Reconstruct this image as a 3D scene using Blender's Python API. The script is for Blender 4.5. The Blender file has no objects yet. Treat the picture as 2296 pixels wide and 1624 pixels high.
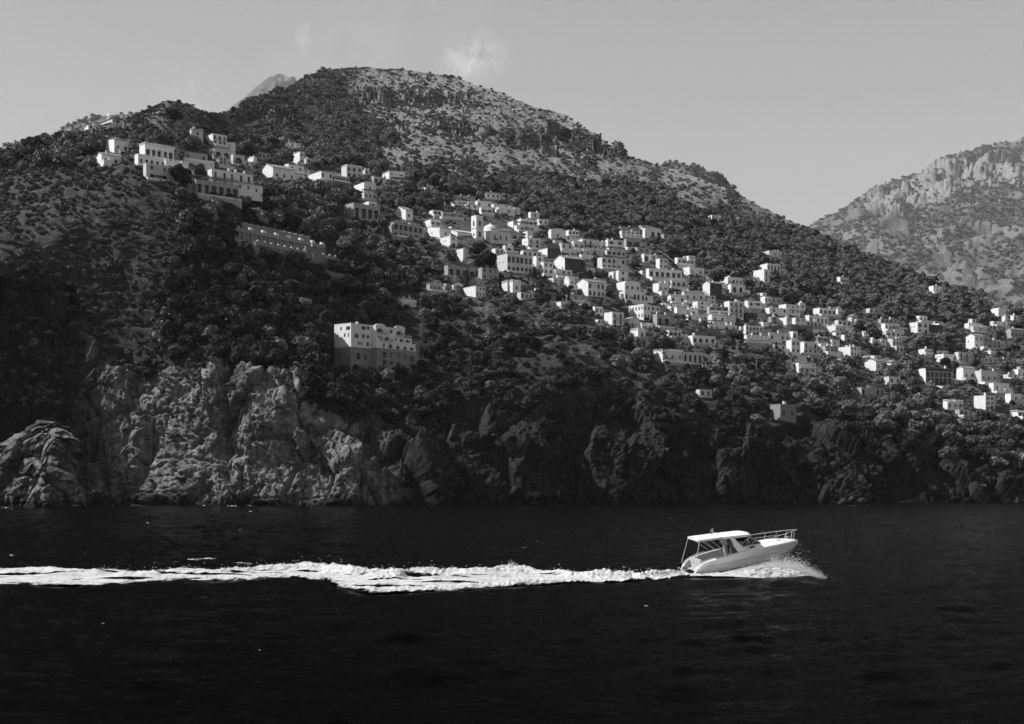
import bpy, bmesh, math, random
import numpy as np
from mathutils import Vector, Matrix
SC = bpy.context.scene
COL = SC.collection
R = math.radians
random.seed(7)
rng = np.random.default_rng(11)

# ---------------------------------------------------------------- camera
F = 3189.0      # focal length in survey units (50 mm on a frame 2296 units wide)
CU, HV, H = 1148.0, 1093.0, 6.5     # optical axis, horizon row, eye height above the sea
cam = bpy.data.cameras.new("camera")
cam.lens = 50.0
cam.sensor_width = 36.0
cam.sensor_fit = 'HORIZONTAL'
cam.shift_y = (HV - 812.0) / 2296.0
cam.clip_start = 0.5
cam.clip_end = 30000
camo = bpy.data.objects.new("camera", cam)
COL.objects.link(camo)
camo.location = (0, 0, H)
camo.rotation_euler = (R(90), 0, 0)
SC.camera = camo

# ---------------------------------------------------------------- sky, sun, exposure
SUN_TO = Vector((-0.73, 0.02, 0.68)).normalized()
SUN_EL = math.asin(SUN_TO.z)
w = bpy.data.worlds.new("World")
SC.world = w
w.use_nodes = True
nt = w.node_tree
nt.nodes.clear()
out = nt.nodes.new('ShaderNodeOutputWorld')
bg = nt.nodes.new('ShaderNodeBackground')
sky = nt.nodes.new('ShaderNodeTexSky')
sky.sky_type = 'NISHITA'
sky.sun_disc = False
sky.sun_elevation = SUN_EL
sky.sun_rotation = math.atan2(SUN_TO.x, SUN_TO.y)
sky.altitude = 0
sky.air_density = 1.0
sky.dust_density = 0.2
sky.ozone_density = 1.0
sep = nt.nodes.new('ShaderNodeSeparateColor')     # the photograph is black and white through a red filter: the red channel of the sky
nt.links.new(sky.outputs[0], sep.inputs[0])
# two faint wisps of cloud above the summit
tc = nt.nodes.new('ShaderNodeTexCoord')
def wisp(az, el, r, strength, sx=1.0, ang=0.0):
    d = Vector((math.sin(az) * math.cos(el), math.cos(az) * math.cos(el), math.sin(el)))
    m = nt.nodes.new('ShaderNodeMapping')
    m.vector_type = 'POINT'
    sub = nt.nodes.new('ShaderNodeVectorMath'); sub.operation = 'SUBTRACT'
    sub.inputs[1].default_value = d
    nt.links.new(tc.outputs['Generated'], sub.inputs[0])
    m.inputs['Rotation'].default_value = (0, ang, 0)
    m.inputs['Scale'].default_value = (sx / r, 1 / r, 1 / r)
    nt.links.new(sub.outputs[0], m.inputs[0])
    ln = nt.nodes.new('ShaderNodeVectorMath'); ln.operation = 'LENGTH'
    nt.links.new(m.outputs[0], ln.inputs[0])
    nz = nt.nodes.new('ShaderNodeTexNoise')
    nz.inputs['Scale'].default_value = 1.6 / r
    nz.inputs['Detail'].default_value = 7
    nz.inputs['Roughness'].default_value = 0.62
    nz.inputs['Distortion'].default_value = 0.6
    nt.links.new(sub.outputs[0], nz.inputs['Vector'])
    mr = nt.nodes.new('ShaderNodeMapRange')
    mr.interpolation_type = 'SMOOTHSTEP'
    mr.inputs['From Min'].default_value = 1.0
    mr.inputs['From Max'].default_value = 0.0
    nt.links.new(ln.outputs['Value'], mr.inputs['Value'])
    mr2 = nt.nodes.new('ShaderNodeMapRange')
    mr2.inputs['From Min'].default_value = 0.40
    mr2.inputs['From Max'].default_value = 0.75
    nt.links.new(nz.outputs['Fac'], mr2.inputs['Value'])
    mu = nt.nodes.new('ShaderNodeMath'); mu.operation = 'MULTIPLY'
    nt.links.new(mr.outputs[0], mu.inputs[0]); nt.links.new(mr2.outputs[0], mu.inputs[1])
    m2 = nt.nodes.new('ShaderNodeMath'); m2.operation = 'MULTIPLY'
    m2.inputs[1].default_value = strength
    nt.links.new(mu.outputs[0], m2.inputs[0])
    return m2.outputs[0]
def azel(u, v):
    return math.atan2(u - CU, F), math.atan2(HV - v, math.hypot(F, u - CU))
SKY_CAP = 3.75      # even, slightly veiled sky
acc = None
for (u, v, r, s, sx, a) in ((1058, 126, 0.023, 1.8, 0.75, 0.6), (683, 75, 0.016, 0.8, 1.6, -0.5), (880, 40, 0.05, 0.25, 0.6, 0.2), (720, 120, 0.05, 0.25, 0.7, 0.3), (420, 215, 0.03, 0.5, 0.8, 0.2)):
    az, el = azel(u, v)
    o_ = wisp(az, el, r, s, sx, a)
    if acc is None:
        acc = o_
    else:
        ad = nt.nodes.new('ShaderNodeMath'); ad.operation = 'ADD'
        nt.links.new(acc, ad.inputs[0]); nt.links.new(o_, ad.inputs[1]); acc = ad.outputs[0]
ad = nt.nodes.new('ShaderNodeMath'); ad.operation = 'ADD'
den_ = nt.nodes.new('ShaderNodeMath'); den_.operation = 'ADD'; den_.inputs[1].default_value = 3.0     # gentle film shoulder: the glow round the sun is held back
nt.links.new(sep.outputs[0], den_.inputs[0])
rat_ = nt.nodes.new('ShaderNodeMath'); rat_.operation = 'DIVIDE'
nt.links.new(sep.outputs[0], rat_.inputs[0]); nt.links.new(den_.outputs[0], rat_.inputs[1])
cap_ = nt.nodes.new('ShaderNodeMath'); cap_.operation = 'MULTIPLY'; cap_.inputs[1].default_value = SKY_CAP
nt.links.new(rat_.outputs[0], cap_.inputs[0])
nt.links.new(cap_.outputs[0], ad.inputs[0]); nt.links.new(acc, ad.inputs[1])
nt.links.new(ad.outputs[0], bg.inputs['Color'])
bg.inputs['Strength'].default_value = 0.138
nt.links.new(bg.outputs[0], out.inputs['Surface'])
sl = bpy.data.lights.new("sun", 'SUN')
sl.energy = 3.3
sl.angle = R(0.53)
sl.color = (1, 1, 1)      # black and white photograph
so = bpy.data.objects.new("sun", sl)
COL.objects.link(so)
so.rotation_euler = SUN_TO.to_track_quat('Z', 'Y').to_euler()
vs = SC.view_settings
SC.display_settings.display_device = 'sRGB'
vs.view_transform = 'Standard'
vs.look = 'None'
vs.exposure = 1.0
vs.gamma = 1.0
vs.use_curve_mapping = False
SC.cycles.use_denoising = True
try:
    SC.cycles.denoiser = 'OPENIMAGEDENOISE'
    SC.cycles.denoising_input_passes = 'RGB_ALBEDO_NORMAL'
    SC.cycles.denoising_prefilter = 'ACCURATE'
except Exception as ex:
    print(ex)
SC.cycles.max_bounces = 5
SC.cycles.diffuse_bounces = 2
SC.cycles.glossy_bounces = 2
SC.cycles.transmission_bounces = 3
SC.cycles.transparent_max_bounces = 8
SC.cycles.volume_bounces = 0
SC.cycles.sample_clamp_indirect = 4.0
SC.cycles.use_light_tree = False

# ---------------------------------------------------------------- helpers
def P(u, v, Y):
    return Vector(((u - CU) * Y / F, Y, H - (v - HV) * Y / F))
_perm = np.random.default_rng(5).permutation(256)
_perm = np.concatenate([_perm, _perm, _perm])
_g = np.array([[1,1,0],[-1,1,0],[1,-1,0],[-1,-1,0],[1,0,1],[-1,0,1],[1,0,-1],[-1,0,-1],[0,1,1],[0,-1,1],[0,1,-1],[0,-1,-1],[1,1,0],[-1,1,0],[0,-1,1],[0,-1,-1]], float)
def perlin(x, y, z):
    xi = np.floor(x).astype(int); yi = np.floor(y).astype(int); zi = np.floor(z).astype(int)
    xf = x - xi; yf = y - yi; zf = z - zi
    xi &= 255; yi &= 255; zi &= 255
    u = xf**3 * (xf * (xf * 6 - 15) + 10); v = yf**3 * (yf * (yf * 6 - 15) + 10); ww = zf**3 * (zf * (zf * 6 - 15) + 10)
    def gr(i, j, k):
        h = _perm[_perm[_perm[xi + i] + yi + j] + zi + k] & 15
        g = _g[h]
        return g[..., 0] * (xf - i) + g[..., 1] * (yf - j) + g[..., 2] * (zf - k)
    a = gr(0,0,0) * (1 - u) + gr(1,0,0) * u
    b = gr(0,1,0) * (1 - u) + gr(1,1,0) * u
    c = gr(0,0,1) * (1 - u) + gr(1,0,1) * u
    d = gr(0,1,1) * (1 - u) + gr(1,1,1) * u
    return (a * (1 - v) + b * v) * (1 - ww) + (c * (1 - v) + d * v) * ww
def fbm(x, y, z, oct=4, gain=0.5, lac=2.1, ridged=False):
    s = 0; a = 1.0; t = 0
    for i in range(oct):
        n = perlin(x + 17.3 * i, y - 9.1 * i, z + 5.7 * i)
        if ridged:
            n = 1 - 2 * np.abs(n) * 1.6
        s = s + a * n; t += a
        a *= gain; x = x * lac; y = y * lac; z = z * lac
    return s / t
def facets(x, y, z, seed=0):
    """angular broken rock: every cell of a random partition is a tilted plane of its own"""
    shp = x.shape; x = x.ravel(); y = y.ravel(); z = z.ravel()
    xi = np.floor(x).astype(int); yi = np.floor(y).astype(int); zi = np.floor(z).astype(int)
    best = np.full(x.shape, 9.0); val = np.zeros(x.shape); second = np.full(x.shape, 9.0)
    tab = np.random.default_rng(seed + 77).random((256, 7))
    for i in (-1, 0, 1):
        for j in (-1, 0, 1):
            for k in (-1, 0, 1):
                h = _perm[_perm[_perm[(xi + i) & 255] + ((yi + j) & 255)] + ((zi + k) & 255)]
                t = tab[h]
                dx = x - (xi + i + t[:, 0]); dy = y - (yi + j + t[:, 1]); dz = z - (zi + k + t[:, 2])
                d = dx * dx + dy * dy + dz * dz
                v = (t[:, 3] - .5) + 1.5 * ((t[:, 4] - .5) * dx + (t[:, 5] - .5) * dy + (t[:, 6] - .5) * dz)
                m = d < best
                second = np.where(m, best, np.minimum(second, d))
                val = np.where(m, v, val); best = np.where(m, d, best)
    crack = np.exp(-((np.sqrt(second) - np.sqrt(best)) / .07) ** 2)
    return (val - .35 * crack).reshape(shp)
def smooth(e0, e1, x):
    t = np.clip((x - e0) / (e1 - e0), 0, 1)
    return t * t * (3 - 2 * t)
def poly(pts, x):
    a = np.array(pts, float)
    return np.interp(x, a[:, 0], a[:, 1])
def mesh_np(name, V, Q, mat=None, smooth_shade=True, tris=None):
    me = bpy.data.meshes.new(name)
    V = np.asarray(V, np.float32); Q = np.asarray(Q, np.int32)
    n = len(Q); k = Q.shape[1]
    me.vertices.add(len(V)); me.vertices.foreach_set('co', V.ravel())
    me.loops.add(n * k); me.loops.foreach_set('vertex_index', Q.ravel())
    me.polygons.add(n)
    me.polygons.foreach_set('loop_start', np.arange(0, n * k, k, dtype=np.int32))
    me.polygons.foreach_set('loop_total', np.full(n, k, np.int32))
    me.polygons.foreach_set('use_smooth', np.full(n, smooth_shade, bool))
    me.update(calc_edges=True)
    me.validate()
    if mat: me.materials.append(mat)
    return me
def grid_quads(nr, nc):
    i = np.arange(nr * nc).reshape(nr, nc)
    return np.stack([i[:-1, :-1], i[:-1, 1:], i[1:, 1:], i[1:, :-1]], -1).reshape(-1, 4)
def attr(me, name, val):
    a = me.attributes.new(name, 'FLOAT', 'POINT')
    a.data.foreach_set('value', np.asarray(val, np.float32).ravel())
def link(name, data, parent=None, loc=None):
    o = bpy.data.objects.new(name, data)
    COL.objects.link(o)
    if parent: o.parent = parent
    if loc is not None: o.location = loc
    return o
def tag(o, label=None, cat=None, group=None, kind=None):
    if label: o['label'] = label
    if cat: o['category'] = cat
    if group: o['group'] = group
    if kind: o['kind'] = kind
    return o
def empty(name, loc, rz=0.0):
    o = bpy.data.objects.new(name, None)
    COL.objects.link(o)
    o.empty_display_size = 0.5
    o.location = loc
    o.rotation_euler = (0, 0, rz)
    return o

# ---------------------------------------------------------------- materials
class NT:
    def __init__(s, name):
        s.m = bpy.data.materials.new(name); s.m.use_nodes = True
        s.t = s.m.node_tree
        s.b = s.t.nodes['Principled BSDF']
        s.b.inputs['Specular IOR Level'].default_value = 0.15
        s.b.inputs['Roughness'].default_value = 0.9
    def n(s, typ, **kw):
        k = s.t.nodes.new(typ)
        for a, b in kw.items(): setattr(k, a, b)
        return k
    def l(s, a, b): s.t.links.new(a, b)
    def coord(s, scale=(1, 1, 1), kind='Object'):
        tc = s.n('ShaderNodeTexCoord'); mp = s.n('ShaderNodeMapping')
        s.l(tc.outputs[kind], mp.inputs[0]); mp.inputs['Scale'].default_value = scale
        return mp.outputs[0]
    def noise(s, vec, scale, detail=5, rough=0.6, dist=0.0):
        k = s.n('ShaderNodeTexNoise')
        k.inputs['Scale'].default_value = scale; k.inputs['Detail'].default_value = detail
        k.inputs['Roughness'].default_value = rough; k.inputs['Distortion'].default_value = dist
        s.l(vec, k.inputs['Vector']); return k.outputs['Fac']
    def rng(s, val, a, b, c, d, interp='LINEAR'):
        k = s.n('ShaderNodeMapRange', interpolation_type=interp)
        for i, x in zip(('From Min', 'From Max', 'To Min', 'To Max'), (a, b, c, d)): k.inputs[i].default_value = x
        s.l(val, k.inputs['Value']); return k.outputs[0]
    def math(s, op, a, b=None):
        k = s.n('ShaderNodeMath', operation=op)
        for i, x in enumerate((a, b)):
            if x is None: continue
            if isinstance(x, (int, float)): k.inputs[i].default_value = x
            else: s.l(x, k.inputs[i])
        return k.outputs[0]
    def mixf(s, f, a, b):
        k = s.n('ShaderNodeMix', data_type='FLOAT')
        for i, x in zip((0, 2, 3), (f, a, b)):
            if isinstance(x, (int, float)): k.inputs[i].default_value = x
            else: s.l(x, k.inputs[i])
        return k.outputs[0]
    def attr(s, name):
        k = s.n('ShaderNodeAttribute', attribute_name=name); return k.outputs['Fac']
    def color(s, val):
        s.l(val, s.b.inputs['Base Color'])
    def bump(s, h, strength=0.5, dist=0.3):
        k = s.n('ShaderNodeBump'); k.inputs['Strength'].default_value = strength; k.inputs['Distance'].default_value = dist
        s.l(h, k.inputs['Height']); s.l(k.outputs[0], s.b.inputs['Normal'])
def plain(name, g, rough=0.8, spec=0.15, var=0.12, scale=0.6, metal=0.0):
    t = NT(name)
    c = t.coord()
    a = t.noise(c, scale, 5, 0.65)
    t.color(t.rng(a, 0.3, 0.7, g * (1 - var), min(g * (1 + var), 0.9)))
    t.b.inputs['Roughness'].default_value = rough
    t.b.inputs['Specular IOR Level'].default_value = spec
    t.b.inputs['Metallic'].default_value = metal
    return t.m
def plaster(name, g):
    t = NT(name)
    c = t.coord((1, 1, 1))
    st = t.coord((1.2, 1.2, 0.18))
    a = t.noise(c, 0.5, 5, 0.6); b = t.noise(st, 1.3, 4, 0.7)
    f = t.math('MULTIPLY', t.rng(a, 0.3, 0.75, 1.0, 0.86), t.rng(b, 0.5, 0.8, 1.0, 0.74))
    t.color(t.math('MULTIPLY', f, g))
    return t.m
HAZE = 0.000018
M = {}
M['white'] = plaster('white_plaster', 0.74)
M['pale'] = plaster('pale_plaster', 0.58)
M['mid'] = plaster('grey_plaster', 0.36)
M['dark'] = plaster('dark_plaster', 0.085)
M['roof'] = plain('flat_roof', 0.42, var=0.25, scale=0.4)
M['tile'] = plain('tiled_roof', 0.22, var=0.35, scale=1.5)
M['wood'] = plain('weathered_wood', 0.12, var=0.3)
M['stone'] = plain('dry_stone', 0.17, var=0.5, scale=1.2)
M['shutter'] = plain('painted_shutter', 0.06, var=0.2)
M['iron'] = plain('iron', 0.08, 0.5, 0.4)
M['glass'] = plain('window_glass', 0.012, 0.15, 0.5, 0.1)
M['pole'] = plain('grey_pole', 0.35)
M['bark'] = plain('bark', 0.06, var=0.3, scale=3)
def leaf_mat(name, lo, hi):
    t = NT(name)
    oi = t.n('ShaderNodeObjectInfo')
    c = t.coord((1, 1, 1))
    a = t.noise(c, 0.45, 3, 0.6)
    v = t.math('ADD', t.math('MULTIPLY', oi.outputs['Random'], 0.55), t.math('MULTIPLY', a, 0.45))
    t.color(t.rng(v, 0.1, 0.85, lo, hi))
    t.b.inputs['Specular IOR Level'].default_value = 0.1
    return t.m
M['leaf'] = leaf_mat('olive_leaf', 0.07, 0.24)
M['shade_ilex'] = leaf_mat('dark_leaf', 0.014, 0.068)  # dark holm oak tone, with the lower slope's shade put into it
M['scrub'] = leaf_mat('scrub_leaf', 0.05, 0.17)
M['far'] = leaf_mat('far_leaf', 0.11, 0.20)  # pale leaf tone; part of the distance haze is put into it
M['needle'] = leaf_mat('needle', 0.018, 0.035)
# ================================================================ terrain
RIDGE = [(-900,470),(-500,420),(-200,380),(0,352),(60,335),(120,315),(190,292),(235,278),(275,270),(330,245),(362,230),(385,226),(415,231),(440,243),(470,256),(500,261),(525,255),(540,232),(565,221),(600,213),(640,206),(650,192),(675,178),(700,165),(730,157),(760,153),(800,151),(830,150),(865,156),(900,154),(960,165),(1020,170),(1060,190),(1120,205),(1150,221),(1200,240),(1260,255),(1300,280),(1340,305),(1380,335),(1420,355),(1460,365),(1490,374),(1540,390),(1600,412),(1650,430),(1690,455),(1740,480),(1790,505),(1830,525),(1870,545),(1930,570),(1990,595),(2050,620),(2100,635),(2150,650),(2200,665),(2215,690),(2296,700),(2500,735),(2900,790),(3200,830)]
CTRL = [
 (-600,1150,500),(-600,900,530),(-600,650,580),(-600,440,760),
 (-100,1150,522),(-100,900,532),(-100,700,550),(-100,500,600),(-100,380,690),
 (150,1150,540),(150,950,550),(150,700,560),(150,500,592),(150,420,620),(150,330,700),(150,300,760),
 (290,1150,545),(290,1000,552),(300,850,557),(300,700,566),(300,560,588),(300,470,606),(300,370,640),(300,290,720),(385,232,800),
 (450,1150,520),(450,1000,528),(450,860,542),(450,750,556),(450,640,576),(450,540,600),(450,440,640),(450,370,690),(450,300,780),
 (560,1150,512),(560,1000,518),(560,850,530),(560,740,556),(560,640,596),(560,540,640),(560,450,690),(560,390,740),(560,330,880),(560,280,1150),(580,222,1320),
 (680,1150,506),(680,1000,512),(680,880,528),(680,800,562),(680,700,610),(680,600,650),(680,500,700),(680,420,770),(680,360,900),(680,270,1300),(680,182,1560),
 (800,1150,502),(800,1020,512),(800,920,540),(800,830,585),(800,740,625),(800,640,662),(800,540,712),(800,440,800),(800,370,950),(800,280,1400),(800,160,1800),
 (920,1150,505),(920,1050,515),(920,960,545),(920,870,590),(920,760,640),(920,640,690),(920,540,745),(920,440,850),(920,360,1050),(920,260,1500),(920,165,1830),
 (1050,1150,530),(1050,1000,556),(1050,900,585),(1050,800,630),(1050,700,670),(1050,600,720),(1050,520,780),(1050,440,900),(1050,360,1150),(1050,200,1750),
 (1250,1150,560),(1250,1000,575),(1250,900,592),(1250,800,625),(1250,700,680),(1250,600,750),(1250,520,840),(1250,440,1000),(1250,350,1350),(1250,262,1650),
 (1500,1150,580),(1500,1000,592),(1500,900,610),(1500,820,650),(1500,740,705),(1500,650,780),(1500,560,880),(1500,470,1080),(1500,385,1400),
 (1750,1150,590),(1750,1000,606),(1750,920,632),(1750,840,685),(1750,760,750),(1750,680,830),(1750,600,950),(1750,500,1220),
 (2000,1150,600),(2000,1020,620),(2000,940,660),(2000,860,725),(2000,780,800),(2000,700,900),(2000,620,1080),
 (2250,1150,610),(2250,1050,635),(2250,960,690),(2250,880,750),(2250,800,830),(2250,720,960),
 (2600,1150,630),(2600,1000,680),(2600,850,820),(2600,760,980),(3100,1150,650),(3100,850,900)]
def rbf_fit(c):
    c = np.array(c, float); p = c[:, :2] / 300.0; f = np.log(c[:, 2]); n = len(p)
    r = np.linalg.norm(p[:, None] - p[None], axis=2)
    A = np.zeros((n + 3, n + 3)); A[:n, :n] = r; A[:n, n] = 1; A[:n, n+1:] = p; A[n, :n] = 1; A[n+1:, :n] = p.T
    b = np.zeros(n + 3); b[:n] = f
    return p, np.linalg.lstsq(A, b, rcond=None)[0]
_rp, _rw = rbf_fit(CTRL)
def depth0(u, v):
    q = np.stack([np.ravel(u), np.ravel(v)], -1) / 300.0
    o = np.empty(len(q))
    for i in range(0, len(q), 40000):
        s = q[i:i+40000]
        r = np.sqrt(((s[:, None, :] - _rp[None]) ** 2).sum(2))
        n = len(_rp)
        o[i:i+40000] = r @ _rw[:n] + _rw[n] + s @ _rw[n+1:]
    return np.exp(o).reshape(np.shape(u))
US = np.concatenate([np.arange(-900, -60, 14.0), np.arange(-60, 2360, 2.0), np.arange(2360, 3100, 14.0)])
NV = 500
VB = 1150.0
SS = np.linspace(0, 1, NV)
VR = poly(RIDGE, US) + 3.0 * perlin(US / 23.0, US * 0, US * 0 + .5) + 1.6 * perlin(US / 8.0, US * 0 + 3, US * 0)
UU = np.repeat(US[None], NV, 0)
VV = VB + (VR[None] - VB) * SS[:, None]
YY = depth0(UU[::4, ::4], VV[::4, ::4])
# refine the coarse evaluation to the full grid (bilinear in s and u)
_s4 = SS[::4]; _u4 = US[::4]
tmp = np.empty((NV, len(_u4)))
for j in range(len(_u4)): tmp[:, j] = np.interp(SS, _s4, YY[:, j])
YY = np.empty((NV, len(US)))
for i in range(NV): YY[i] = np.interp(US, _u4, tmp[i])
for i in range(1, NV): YY[i] = np.maximum(YY[i], YY[i-1] + 0.12)
def terr_y(u, v):
    """smooth depth of the slope where the line of sight (u, v) meets it"""
    j = int(np.clip(np.searchsorted(US, u), 1, len(US) - 1))
    j = j if abs(US[j] - u) < abs(US[j-1] - u) else j - 1
    s = np.clip((v - VB) / (VR[j] - VB), 0, 1)
    return float(np.interp(s, SS, YY[:, j]))
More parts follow.
